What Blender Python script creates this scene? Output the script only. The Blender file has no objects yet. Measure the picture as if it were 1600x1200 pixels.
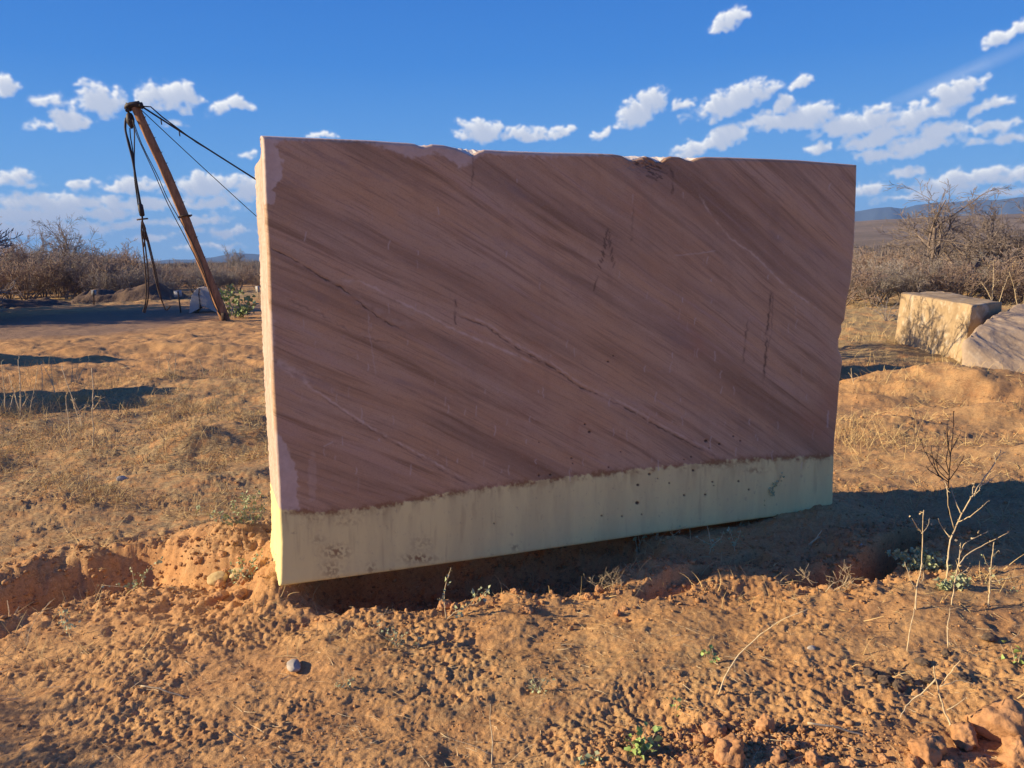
import bpy, bmesh, math, random
import numpy as np
from mathutils import Matrix, Vector

# ============================================================ camera
F_PX, W_PX, H_PX = 1280.0, 1600.0, 1200.0
EYE = np.array([0.0, 0.0, 1.6])
PITCH = math.atan(200.0 / F_PX)
ROLL = math.radians(1.2)
_F = np.array([0, math.cos(PITCH), -math.sin(PITCH)])
_R0 = np.array([1.0, 0, 0])
_U0 = np.array([0, math.sin(PITCH), math.cos(PITCH)])
_R = _R0 * math.cos(ROLL) - _U0 * math.sin(ROLL)
_U = _U0 * math.cos(ROLL) + _R0 * math.sin(ROLL)

scene = bpy.context.scene
COL = scene.collection
cam_data = bpy.data.cameras.new("camera")
cam_data.sensor_width = 36.0
cam_data.lens = 36.0 * F_PX / W_PX
cam_data.clip_start = 0.05
cam_data.clip_end = 60000
cam = bpy.data.objects.new("camera", cam_data)
COL.objects.link(cam)
cam.matrix_world = Matrix(((_R[0], _U[0], -_F[0], EYE[0]),
                           (_R[1], _U[1], -_F[1], EYE[1]),
                           (_R[2], _U[2], -_F[2], EYE[2]),
                           (0, 0, 0, 1)))
scene.camera = cam
scene.render.resolution_x, scene.render.resolution_y = 1024, 768

# ============================================================ light and exposure
SUN_EL = math.radians(21.0)
SUN_FRONT = math.radians(6.0)          # the sun stands to the left, a little in front of the block
SUN = np.array([-math.cos(SUN_FRONT) * math.cos(SUN_EL), -math.sin(SUN_FRONT) * math.cos(SUN_EL), math.sin(SUN_EL)])
SKY_STRENGTH = 0.062
SUN_STRENGTH = 5.0
EXPOSURE = 0.66
CLOUD_WHITE = 12.0
SKY_BLUE = 11.5
scene.view_settings.view_transform = 'Standard'
scene.view_settings.look = 'None'
scene.view_settings.exposure = EXPOSURE
scene.view_settings.gamma = 1.0
sl = bpy.data.lights.new("sun", 'SUN')
sl.energy = SUN_STRENGTH
sl.angle = math.radians(0.53)
sl.color = (1.0, 0.80, 0.54)
so = bpy.data.objects.new("sun", sl)
COL.objects.link(so)
so.rotation_euler = Vector(SUN).to_track_quat('Z', 'Y').to_euler()


def ray(px, py):
    d = _F + ((px - 800.0) / F_PX) * _R + ((600.0 - py) / F_PX) * _U
    return d


def azel(px, py):
    d = ray(px, py)
    d = d / np.linalg.norm(d)
    return math.degrees(math.atan2(d[0], d[1])), math.degrees(math.asin(d[2]))


# ---------- node helpers
def N(nt, typ, **kw):
    n = nt.nodes.new(typ)
    for k, v in kw.items():
        setattr(n, k, v)
    return n


def put(nt, sock, v):
    if hasattr(v, 'is_output'):
        nt.links.new(v, sock)
    elif v is not None:
        sock.default_value = v


def mth(nt, op, a, b=None, c=None, clamp=False):
    n = N(nt, 'ShaderNodeMath', operation=op, use_clamp=clamp)
    put(nt, n.inputs[0], a)
    if b is not None: put(nt, n.inputs[1], b)
    if c is not None: put(nt, n.inputs[2], c)
    return n.outputs[0]


def vmth(nt, op, a, b=None):
    n = N(nt, 'ShaderNodeVectorMath', operation=op)
    put(nt, n.inputs[0], a)
    if b is not None: put(nt, n.inputs[1], b)
    return n.outputs[0]


def sstep(nt, v, lo, hi, o0=0.0, o1=1.0, lin=False):
    n = N(nt, 'ShaderNodeMapRange', interpolation_type='LINEAR' if lin else 'SMOOTHSTEP')
    put(nt, n.inputs['Value'], v)
    n.inputs['From Min'].default_value = lo; n.inputs['From Max'].default_value = hi
    n.inputs['To Min'].default_value = o0; n.inputs['To Max'].default_value = o1
    return n.outputs[0]


def mix(nt, f, a, b, mode='MIX'):
    n = N(nt, 'ShaderNodeMix', data_type='RGBA', blend_type=mode)
    put(nt, n.inputs[0], f)
    put(nt, n.inputs[6], a if hasattr(a, 'is_output') else (tuple(a) + (1,) if len(a) == 3 else a))
    put(nt, n.inputs[7], b if hasattr(b, 'is_output') else (tuple(b) + (1,) if len(b) == 3 else b))
    return n.outputs[2]


def noise(nt, vec, scale, detail=4, rough=.55, dist=0.0, out=0):
    n = N(nt, 'ShaderNodeTexNoise')
    put(nt, n.inputs['Vector'], vec)
    n.inputs['Scale'].default_value = scale
    n.inputs['Detail'].default_value = detail
    n.inputs['Roughness'].default_value = rough
    n.inputs['Distortion'].default_value = dist
    return n.outputs[out]


# ---------- world: Nishita sky with clouds standing in given directions
CLOUDS = [  # px, py, half width, half height, tilt degrees, weight
    (1140, 33, 40, 17, 18, 1), (1585, 50, 44, 16, 20, 1), (1492, 147, 50, 22, 18, 1), (1545, 166, 34, 12, 15, .9),
    (1145, 158, 86, 29, 17, 1.05), (1247, 130, 22, 11, 15, .9), (1003, 172, 52, 32, 28, 1.05), (942, 210, 24, 11, 25, .9),
    (1067, 163, 22, 14, 10, .9), (1238, 188, 90, 27, 6, 1.05), (1118, 220, 92, 21, 18, 1), (1228, 162, 20, 13, 20, .9),
    (1345, 192, 90, 22, 8, 1.0), (1440, 180, 62, 22, 12, 1.0), (1372, 214, 60, 19, 8, 1.05), (1420, 232, 100, 17, 10, .95),
    (1484, 203, 52, 18, 8, .95), (1548, 199, 48, 10, 6, .8), (1568, 217, 60, 12, 6, .85), (1282, 232, 25, 12, 10, .95),
    (1412, 271, 34, 12, 5, .85), (1505, 281, 100, 18, 6, 1), (1592, 274, 40, 14, 5, .95), (1362, 298, 34, 15, 5, .9),
    (1450, 305, 90, 9, 3, .8), (1570, 302, 70, 9, 3, .9),
    (748, 208, 52, 24, -4, 1.05), (818, 211, 52, 15, -2, .9), (876, 205, 32, 12, 5, .85), (505, 213, 24, 7, 0, .8),
    (6, 135, 20, 20, 30, .95), (78, 158, 32, 14, 10, .75), (158, 163, 44, 30, 15, .95), (113, 195, 34, 15, 15, .95),
    (65, 195, 26, 9, 15, .7), (105, 178, 44, 13, 20, .7), (140, 132, 24, 8, 0, .6), (265, 151, 54, 29, -4, 1.1),
    (345, 172, 28, 13, 30, .85), (374, 162, 27, 11, -10, .85), (276, 195, 24, 7, 0, .75), (26, 279, 38, 18, 5, 1),
    (60, 292, 20, 7, 5, .6), (132, 291, 30, 12, 12, .9), (388, 242, 20, 9, 0, .7),
    (205, 290, 52, 15, 3, 1), (320, 290, 84, 22, 4, 1), (395, 300, 60, 20, 5, .9), (70, 318, 140, 17, 0, 1.0),
    (190, 318, 70, 13, 0, .9), (60, 338, 150, 16, 2, 1.0), (150, 335, 60, 13, 0, .95), (30, 358, 150, 20, 0, .9),
    (250, 320, 60, 14, 5, .9), (330, 322, 70, 16, 0, .9), (195, 352, 50, 10, 8, .9), (110, 380, 50, 8, 4, .75),
    (290, 345, 90, 9, 2, .8), (240, 372, 50, 8, 2, .7), (360, 362, 80, 9, 0, .8), (20, 390, 80, 8, 0, .8), (330, 385, 90, 7, 0, .7),
]


# ============================================================ numeric helpers
_ang = np.random.RandomState(7).rand(256) * 2 * np.pi
_GC, _GS = np.cos(_ang), np.sin(_ang)


def pn(x, y, seed=0):
    x = np.asarray(x, dtype=np.float64); y = np.asarray(y, dtype=np.float64)
    xi = np.floor(x); yi = np.floor(y)
    xf = x - xi; yf = y - yi
    xi = xi.astype(np.int64); yi = yi.astype(np.int64)
    u = xf * xf * xf * (xf * (xf * 6 - 15) + 10); v = yf * yf * yf * (yf * (yf * 6 - 15) + 10)

    def g(ix, iy, fx, fy):
        h = (ix * 374761393 + iy * 668265263 + seed * 974634777) & 0xffffffff
        h = ((h ^ (h >> 13)) * 1274126177) & 0xffffffff
        h = (h ^ (h >> 16)) & 255
        return _GC[h] * fx + _GS[h] * fy
    a = g(xi, yi, xf, yf); b = g(xi + 1, yi, xf - 1, yf)
    c = g(xi, yi + 1, xf, yf - 1); d = g(xi + 1, yi + 1, xf - 1, yf - 1)
    return 1.5 * ((a * (1 - u) + b * u) * (1 - v) + (c * (1 - u) + d * u) * v)


def fbm(x, y, octs=4, seed=0, gain=.5):
    s = 0; a = 1
    for i in range(octs):
        s = s + a * pn(x * 2 ** i + 17.3 * i, y * 2 ** i - 9.1 * i, seed + i)
        a *= gain
    return s


def ss(x, a, b):
    t = np.clip((x - a) / (b - a), 0, 1)
    return t * t * (3 - 2 * t)


def plane_hit(px, py, z=0.0):
    d = ray(px, py)
    t = (z - EYE[2]) / d[2]
    return EYE + d * t


def proj(p):
    v = np.asarray(p, float) - EYE
    return 800 + F_PX * v @ _R / (v @ _F), 600 - F_PX * v @ _U / (v @ _F)


def polydist(x, y, pts):
    """distance to a polyline and the fraction along it"""
    best = np.full(x.shape, 1e9); par = np.zeros(x.shape)
    n = len(pts) - 1
    for i in range(n):
        ax, ay = pts[i][:2]; bx, by = pts[i + 1][:2]
        dx, dy = bx - ax, by - ay
        t = np.clip(((x - ax) * dx + (y - ay) * dy) / (dx * dx + dy * dy), 0, 1)
        d = np.hypot(x - ax - t * dx, y - ay - t * dy)
        m = d < best
        best = np.where(m, d, best); par = np.where(m, (i + t) / n, par)
    return best, par



CH_W, CH_H, AZ0, AZ1, EL0, EL1 = 2600, 760, -62.0, 62.0, -2.0, 34.0


def cloud_chart():
    """coverage and sunlit share of the clouds over azimuth and elevation"""
    az = np.linspace(AZ0, AZ1, CH_W); el = np.linspace(EL0, EL1, CH_H)
    A, E = np.meshgrid(az, el)
    wx = .40 * fbm(A / 1.5, E / 1.1, 4, 801, .55) + .10 * fbm(A / .33, E / .28, 3, 803); wy = .26 * fbm(A / 1.4, E / 1.0, 4, 811, .55) + .09 * fbm(A / .3, E / .26, 3, 813)
    QA = A + wx; QE = E + wy
    d = np.zeros_like(A); k = math.degrees(1 / F_PX)
    rs = np.random.RandomState(3)
    lst = [(azel(px, py), a * k, b * k, rot, w) for (px, py, a, b, rot, w) in CLOUDS]
    for i in range(46):          # and more of them outside the frame
        sgn = -1 if i % 2 else 1
        a_ = sgn * rs.uniform(36, 60); e_ = rs.uniform(2, 30) ** 1.0
        lst.append(((a_, e_), rs.uniform(.8, 4.5), rs.uniform(.3, 1.1), rs.uniform(-5, 20), rs.uniform(.8, 1.05)))
    for ((a0, e0), ra, re, rot, w) in lst:
        ra *= .95; re *= .98
        m = (np.abs(az - a0) < ra * 1.4 + 1.5); n = (np.abs(el - e0) < ra * .6 + re * 1.4 + 1.5)
        if not m.any() or not n.any(): continue
        i0, i1 = np.where(n)[0][[0, -1]]; j0, j1 = np.where(m)[0][[0, -1]]
        qa = QA[i0:i1 + 1, j0:j1 + 1] - a0; qe = QE[i0:i1 + 1, j0:j1 + 1] - e0
        c_, s_ = math.cos(math.radians(rot)), math.sin(math.radians(rot))
        u = (qa * c_ + qe * s_) / ra; v = (-qa * s_ + qe * c_) / re
        v = np.where(v < 0, v * 1.25, v)                     # flatter undersides
        f = w * np.clip(1 - np.hypot(u, v), 0, 1) ** .7
        d[i0:i1 + 1, j0:j1 + 1] = np.maximum(d[i0:i1 + 1, j0:j1 + 1], f)
    bil = 1 - np.abs(pn(QA / .75, QE / .6, 821)) * 1.7
    bil2 = 1 - np.abs(pn(QA / .34, QE / .28, 823)) * 1.7
    bil3 = 1 - np.abs(pn(QA / .15, QE / .13, 825)) * 1.7
    nz = .26 * (bil - .5) + .20 * (bil2 - .5) + .14 * (bil3 - .5) + .34 * fbm(A / 1.5, E / .8, 5, 831, .6)
    f = d * 1.35 + nz * ss(d, 0, .3) - .40
    f = np.where(d > .01, f, -1)
    cov = ss(f, -.09, .42) * (.55 + .45 * ss(f, .05, .45))
    # light reaches each point from the upper left, thinned by the cloud it passes
    dens = np.clip(f, 0, .5)
    T = np.zeros_like(dens); pa = (AZ1 - AZ0) / CH_W; pe = (EL1 - EL0) / CH_H
    for j in range(1, 16):
        st = .085 * j
        T += np.roll(np.roll(dens, -int(round(st * .85 / pe)), 0), int(round(st * .52 / pa)), 1)
    lit = np.exp(-T * .58)
    lit = np.clip(lit * (.62 + .55 * (bil * .5 + bil2 * .3 + bil3 * .2)), 0, 1)
    lit = np.maximum(lit, .75 * (1 - ss(f, .05, .3)) * .8)
    for _ in range(2):
        cov = (cov + np.roll(cov, 1, 0) + np.roll(cov, -1, 0) + np.roll(cov, 1, 1) + np.roll(cov, -1, 1)) / 5
    px = np.zeros((CH_H, CH_W, 4), np.float32)
    px[..., 0] = lit; px[..., 1] = cov; px[..., 2] = 0; px[..., 3] = 1
    img = bpy.data.images.new("cloud_chart", CH_W, CH_H, alpha=False, float_buffer=True)
    img.colorspace_settings.name = 'Non-Color'
    img.pixels.foreach_set(px.ravel()); img.update(); img.pack()
    return img


world = bpy.data.worlds.new("World")
scene.world = world
world.use_nodes = True
wt = world.node_tree
wt.nodes.clear()
sky = N(wt, 'ShaderNodeTexSky', sky_type='NISHITA')
sky.sun_disc = False
sky.sun_elevation = SUN_EL
sky.sun_rotation = math.atan2(SUN[0], SUN[1]) % (2 * math.pi)
sky.altitude = 300
sky.air_density = 1.0
sky.dust_density = 0.1
sky.ozone_density = 2.0
tc = N(wt, 'ShaderNodeTexCoord')
sp = N(wt, 'ShaderNodeSeparateXYZ'); wt.links.new(tc.outputs['Generated'], sp.inputs[0])
az = mth(wt, 'MULTIPLY', mth(wt, 'ARCTAN2', sp.outputs[0], sp.outputs[1]), 180 / math.pi)
el = mth(wt, 'MULTIPLY', mth(wt, 'ARCSINE', sp.outputs[2]), 180 / math.pi)
cb = N(wt, 'ShaderNodeCombineXYZ')
wt.links.new(sstep(wt, az, AZ0, AZ1, lin=True), cb.inputs[0]); wt.links.new(sstep(wt, el, EL0, EL1, lin=True), cb.inputs[1])
ti = N(wt, 'ShaderNodeTexImage'); ti.image = cloud_chart(); ti.extension = 'CLIP'; ti.interpolation = 'Cubic'
wt.links.new(cb.outputs[0], ti.inputs[0])
cs = N(wt, 'ShaderNodeSeparateColor'); wt.links.new(ti.outputs[0], cs.inputs[0])
ccol = mix(wt, cs.outputs[0], (.46, .52, .66), (1.0, .985, .95))
caz, cel = azel(1510, 112)
cb2 = N(wt, 'ShaderNodeCombineXYZ'); wt.links.new(az, cb2.inputs[0]); wt.links.new(el, cb2.inputs[1])
mp = N(wt, 'ShaderNodeMapping', vector_type='TEXTURE'); wt.links.new(cb2.outputs[0], mp.inputs[0])
mp.inputs['Location'].default_value = (caz, cel, 0); mp.inputs['Rotation'].default_value = (0, 0, math.radians(19))
mp.inputs['Scale'].default_value = (7.5, .55, 1)
gr = N(wt, 'ShaderNodeTexGradient', gradient_type='SPHERICAL'); wt.links.new(mp.outputs[0], gr.inputs[0])
cir = mth(wt, 'MULTIPLY', gr.outputs[1], .16)
# the clear sky: the Nishita sky, drawn towards the deep blue a phone camera gives it
ramp = N(wt, 'ShaderNodeValToRGB')
els = ramp.color_ramp.elements
els[0].position = 0.0; els[0].color = (.21, .46, .78, 1)
els[1].position = 1.0; els[1].color = (.008, .055, .27, 1)
for p_, c_ in ((.09, (.115, .36, .76, 1)), (.22, (.036, .220, .66, 1)), (.42, (.008, .110, .50, 1)), (.65, (.006, .07, .38, 1))):
    e_ = els.new(p_); e_.color = c_
wt.links.new(sstep(wt, el, -1, 60, lin=True), ramp.inputs[0])
rs_ = vmth(wt, 'SCALE', ramp.outputs[0]); rs_.node.inputs['Scale'].default_value = SKY_BLUE
skyc = mix(wt, .94, sky.outputs[0], rs_)
white = vmth(wt, 'SCALE', ccol); white.node.inputs['Scale'].default_value = CLOUD_WHITE
m1 = mix(wt, cir, skyc, white)
m2 = mix(wt, cs.outputs[1], m1, white)
bg = N(wt, 'ShaderNodeBackground'); wt.links.new(m2, bg.inputs[0]); bg.inputs[1].default_value = SKY_STRENGTH
wo = N(wt, 'ShaderNodeOutputWorld'); wt.links.new(bg.outputs[0], wo.inputs[0])

# ============================================================ ground height
GULLY = [plane_hit(*p) for p in [(-420, 985), (-200, 960), (-60, 944), (20, 926), (100, 904), (200, 890), (280, 902), (350, 908)]]
HOLLOW = [plane_hit(*p) for p in [(560, 912), (700, 905), (850, 890), (960, 872)]]
HOLE = [plane_hit(*p) for p in [(1262, 902), (1330, 900), (1385, 876), (1440, 850), (1500, 842)]]
CREASE = [plane_hit(*p) for p in [(1010, 935), (1075, 912), (1130, 893), (1180, 872)]]
_rs = np.random.RandomState(11)
DENTS = []
for i in range(62):
    a = _rs.uniform(-.62, .62); r = _rs.uniform(1.7, 9) if i > 40 else _rs.uniform(1.7, 4)
    DENTS.append((math.sin(a) * r, math.cos(a) * r, _rs.uniform(.03, .08), _rs.uniform(0, 3.14), _rs.uniform(.004, .010)))
MOUNDS = []   # x, y, rx, ry, height


def mound(px, py, rx, ry, h, z=0.0):
    p = plane_hit(px, py, z)
    MOUNDS.append((p[0], p[1], rx, ry, h))


mound(480, 893, .22, .16, .16)  # added to keep sunlight out of the hollow under the block
mound(440, 924, .16, .16, .13)      # the clay the near corner rests on
mound(500, 930, .17, .12, .09)
mound(385, 868, .30, .28, .11)      # soil banked against the left end
mound(330, 850, .30, .25, .08)
mound(1290, 815, .45, .35, .09)
mound(1180, 842, .35, .25, .05)
mound(1070, 862, .28, .20, .05)
mound(1120, 905, .33, .14, .06)
mound(1335, 862, .18, .12, .06)
mound(1480, 862, .26, .16, .08)
mound(1410, 935, .40, .18, .05)
mound(790, 936, .10, .07, .05)
mound(1000, 905, .22, .12, .05)
mound(380, 690, .55, .30, .14)
mound(290, 705, .40, .22, .12)
mound(150, 710, .45, .25, .06)
mound(60, 800, .45, .4, .07)
mound(940, 1165, .2, .1, .03)
mound(1380, 672, .5, .25, .12)
mound(1560, 655, .45, .3, .18)
mound(1450, 600, 1.1, .5, .22)
mound(1560, 612, .8, .4, .18)
mound(1600, 712, .4, .3, .06)
mound(350, 600, .8, .35, .10)
mound(120, 590, .9, .35, .08)
mound(60, 555, 1.4, .5, .12)
mound(330, 548, 1.3, .35, .14)
mound(1400, 800, .30, .35, -.07)
mound(230, 600, .5, .3, .08)


def H(x, y, fine=True):
    x = np.asarray(x, float); y = np.asarray(y, float)
    r = np.hypot(x, y)
    mid = ss(r, 5, 14)
    z = .12 * mid * fbm(x / 9, y / 9, 2, 3)
    z = z + .030 * fbm(x / 1.5, y / 1.5, 2, 21)
    near = 1 - ss(r, 40, 90)
    z = z + near * .085 * ss(r, 4.5, 8) * np.maximum(0, fbm(x / 1.1, y / .7, 3, 41) - .05)
    for (mx, my, rx, ry, h) in MOUNDS:
        q = ((x - mx) / rx) ** 2 + ((y - my) / ry) ** 2
        z = z + h * np.exp(-q)
    # gullies with ragged edges
    wob = .045 * fbm(x / .36, y / .36, 4, 51)
    d, p = polydist(x, y, GULLY); dg = d
    wdt = .33 - .19 * ss(p, .55, .95)
    z = z - (.21 - .14 * ss(p, .6, 1)) * (1 - ss((d + wob) / wdt, .45, 1.0))
    d, p = polydist(x, y, HOLLOW)
    wdt = .36 - .10 * ss(p, .8, 1)
    z = z - .19 * (1 - ss((d + wob * .7) / wdt, .35, 1.1)); dh = d
    d, p = polydist(x, y, HOLE)
    wdt = .12 + .04 * np.sin(p * 9)
    z = z - (.25 - .12 * ss(p, .7, 1)) * (1 - ss((d + wob * .4) / wdt, .55, 1.0))
    dl = d; d, p = polydist(x, y, CREASE)
    z = z - .07 * (1 - ss((d + wob * .3) / .07, .3, 1.0))
    # raised ridge above the left gully's far bank
    if fine:
        for (dx, dy, rad, a, dep) in DENTS:
            m = (np.abs(x - dx) < rad * 2.6) & (np.abs(y - dy) < rad * 2.6)
            if not np.any(m): continue
            xx = x[m] - dx; yy = y[m] - dy
            ca, sa = math.cos(a), math.sin(a)
            q = np.hypot((xx * ca + yy * sa) / 1.7, -xx * sa + yy * ca) / rad
            z[m] += dep * (-np.exp(-(q ** 4)) + .55 * np.exp(-((q - 1.25) / .28) ** 2))
        edge = np.maximum(np.maximum(1 - ss(dg, .35, .75), 1 - ss(dh, .3, .6)), 1 - ss(dl, .15, .45))
        brk = 1 - 2.2 * np.abs(fbm(x / .21, y / .17, 4, 101, .6))
        z = z + edge * .015 * brk + edge * .010 * fbm(x / .07, y / .06, 3, 105, .6)
        lump = ss(fbm(x / 1.0, y / .8, 3, 61), -.1, .45)
        z = z + .020 * fbm(x / .42, y / .28, 4, 71, .60) + .007 * lump * np.maximum(0, 1 - 2.6 * np.abs(fbm(x / .19, y / .13, 3, 75, .6)))
        z = z + (.0012 + .0026 * lump) * near * (np.abs(fbm(x / .075, y / .075, 3, 81, .6)) * -1.0 + .3)
        z = z + (.003 + .005 * lump) * near * fbm(x / .024, y / .026, 3, 91, .65)
        # wind-blown, trampled ripples in the loose sand further off
        z = z + .022 * ss(r, 7, 11) * near * np.maximum(-.2, fbm(x / .5 , y / .28, 3, 95, .6))
    # flattened track at left
    t = ss(r, 19, 22) * (1 - ss(r, 33, 36)) * ss(-x, 6, 9)
    z = z * (1 - .55 * t)
    # open country: the land rises far off to the right, before the mountains
    right = ss(x / (r + .001), -.1, .45)
    z = z + right * (1 - np.exp(-np.maximum(r - 350, 0) / 1100.)) * 78 + right * ss(r, 60, 250) * -3.0
    z = z + ss(r, 90, 500) * 3.0 * fbm(x / 240, y / 240, 3, 99) * right
    return z


def hz(x, y):
    return float(H(np.array([float(x)]), np.array([float(y)]), fine=False)[0])


def hit(px, py, zoff=0.0):
    """where the line of sight through a pixel meets the ground"""
    d = ray(px, py)
    ts = np.concatenate([np.linspace(1.2, 12, 1500), np.linspace(12, 90, 1500)])
    P = EYE[None] + ts[:, None] * d[None]
    below = P[:, 2] < H(P[:, 0].copy(), P[:, 1].copy(), fine=False) + zoff
    i = int(np.argmax(below)) if below.any() else len(ts) - 1
    return P[i]


# ============================================================ object helpers
def tag(o, label=None, cat=None, group=None, kind=None):
    if label: o['label'] = label
    if cat: o['category'] = cat
    if group: o['group'] = group
    if kind: o['kind'] = kind
    return o


def empty(name, loc):
    o = bpy.data.objects.new(name, None)
    o.empty_display_size = .2
    COL.objects.link(o)
    o.location = loc
    return o


def mesh_obj(name, verts, faces, mat, parent=None, smooth=True, attrs=None, quads=None, tris=None):
    """verts (N,3); quads (M,4) and/or tris (K,3) arrays, or a python list of faces"""
    me = bpy.data.meshes.new(name)
    verts = np.asarray(verts, dtype=np.float32)
    if faces is not None:
        me.from_pydata(verts.tolist(), [], [list(map(int, f)) for f in faces])
    else:
        quads = np.zeros((0, 4), np.int32) if quads is None else np.asarray(quads, np.int32)
        tris = np.zeros((0, 3), np.int32) if tris is None else np.asarray(tris, np.int32)
        me.vertices.add(len(verts))
        me.vertices.foreach_set('co', verts.ravel())
        nl = quads.size + tris.size
        me.loops.add(nl)
        me.loops.foreach_set('vertex_index', np.concatenate([quads.ravel(), tris.ravel()]).astype(np.int32))
        me.polygons.add(len(quads) + len(tris))
        st = np.concatenate([np.arange(len(quads)) * 4, quads.size + np.arange(len(tris)) * 3]).astype(np.int32)
        me.polygons.foreach_set('loop_start', st)
        me.update(calc_edges=True)
        me.validate()
    if smooth:
        me.polygons.foreach_set('use_smooth', np.ones(len(me.polygons), bool))
    if attrs:
        for k, v in attrs.items():
            a = me.attributes.new(k, 'FLOAT', 'POINT')
            a.data.foreach_set('value', np.asarray(v, np.float32).ravel())
    if mat: me.materials.append(mat)
    o = bpy.data.objects.new(name, me)
    COL.objects.link(o)
    if parent is not None: o.parent = parent
    return o


class MB:
    """collects shapes into one mesh"""
    def __init__(s):
        s.v = []; s.q = []; s.t = []; s.n = 0

    def add(s, v, q=None, t=None):
        v = np.asarray(v, float).reshape(-1, 3)
        if q is not None and len(q): s.q.append(np.asarray(q) + s.n)
        if t is not None and len(t): s.t.append(np.asarray(t) + s.n)
        s.v.append(v); s.n += len(v)

    def tubes(s, pts, rad, sides=3):
        """pts (N,K,3), rad (N,K)"""
        pts = np.asarray(pts, float); rad = np.asarray(rad, float)
        n, k, _ = pts.shape
        tan = np.gradient(pts, axis=1)
        tan /= np.linalg.norm(tan, axis=2, keepdims=True) + 1e-12
        ref = np.where(np.abs(tan[:, :1, 2:3]) > .9, np.array([1., 0, 0]), np.array([0, 0, 1.]))
        a = np.cross(tan, np.broadcast_to(ref, tan.shape)); a /= np.linalg.norm(a, axis=2, keepdims=True) + 1e-12
        b = np.cross(tan, a)
        ph = np.arange(sides) * 2 * np.pi / sides
        ring = pts[:, :, None] + rad[:, :, None, None] * (np.cos(ph)[:, None] * a[:, :, None] + np.sin(ph)[:, None] * b[:, :, None])
        idx = np.arange(n * k * sides).reshape(n, k, sides)
        q = np.stack([idx[:, :-1], np.roll(idx, -1, 2)[:, :-1], np.roll(idx, -1, 2)[:, 1:], idx[:, 1:]], -1).reshape(-1, 4)
        s.add(ring, q)
        if sides == 3:
            s.t.append(idx[:, -1] + (s.n - n * k * sides)) if False else None
        return s

    def tube(s, pts, rad, sides=8, cap=True):
        pts = np.asarray(pts, float)
        rad = np.full(len(pts), rad) if np.isscalar(rad) else np.asarray(rad, float)
        n0 = s.n
        s.tubes(pts[None], rad[None], sides)
        if cap:
            k = len(pts)
            for i, c in ((0, pts[0]), (k - 1, pts[-1])):
                base = n0 + i * sides
                ci = s.n
                s.v.append(np.array([c])); s.n += 1
                s.t.append(np.array([[base + j, base + (j + 1) % sides, ci] if i else [base + (j + 1) % sides, base + j, ci] for j in range(sides)]))
        return s

    def box(s, c, size, rot=None):
        c = np.asarray(c, float)
        v = np.array([[x, y, z] for x in (-.5, .5) for y in (-.5, .5) for z in (-.5, .5)]) * np.asarray(size)
        if rot is not None: v = v @ np.asarray(rot).T
        s.add(v + c, [[0, 1, 3, 2], [4, 6, 7, 5], [0, 4, 5, 1], [2, 3, 7, 6], [0, 2, 6, 4], [1, 5, 7, 3]])
        return s

    def build(s, name, mat, parent=None, smooth=True, origin=None):
        v = np.concatenate(s.v)
        if origin is not None: v = v - np.asarray(origin)
        o = mesh_obj(name, v, None, mat, parent, smooth,
                     quads=np.concatenate(s.q) if s.q else None, tris=np.concatenate(s.t) if s.t else None)
        if origin is not None and parent is None: o.location = origin
        return o


def copy_tree(o, parent=None):
    kids = list(o.children)
    c = o.copy(); COL.objects.link(c)
    if parent is not None: c.parent = parent
    for ch in kids: copy_tree(ch, c)
    return c


# ============================================================ materials
def new_mat(name, rough=.9, spec=.2):
    m = bpy.data.materials.new(name); m.use_nodes = True
    nt = m.node_tree
    b = nt.nodes['Principled BSDF']
    b.inputs['Roughness'].default_value = rough
    b.inputs['Specular IOR Level'].default_value = spec
    return m, nt, b


def obj_co(nt):
    return N(nt, 'ShaderNodeTexCoord').outputs['Object']


def geo_pos(nt):
    return N(nt, 'ShaderNodeNewGeometry').outputs['Position']


def bump(nt, b, h, strength=.5, dist=.01):
    n = N(nt, 'ShaderNodeBump'); n.inputs['Strength'].default_value = strength; n.inputs['Distance'].default_value = dist
    put(nt, n.inputs['Height'], h); nt.links.new(n.outputs[0], b.inputs['Normal'])


def attr(nt, name):
    return N(nt, 'ShaderNodeAttribute', attribute_name=name).outputs['Fac']


def mottled(name, c1, c2, scale=6, rough=.9, bs=.4, bd=.01, c3=None, s3=30, spec=.2, world_co=False, stretch=None):
    m, nt, b = new_mat(name, rough, spec)
    co = geo_pos(nt) if world_co else obj_co(nt)
    if stretch: co = vmth(nt, 'MULTIPLY', co, stretch)
    n1 = noise(nt, co, scale, 5, .6)
    col = mix(nt, sstep(nt, n1, .35, .65), c1, c2)
    n2 = noise(nt, co, s3, 4, .6)
    if c3: col = mix(nt, sstep(nt, n2, .5, .7, 0, .8), col, c3)
    nt.links.new(col, b.inputs['Base Color'])
    bump(nt, b, n2, bs, bd)
    return m


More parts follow.
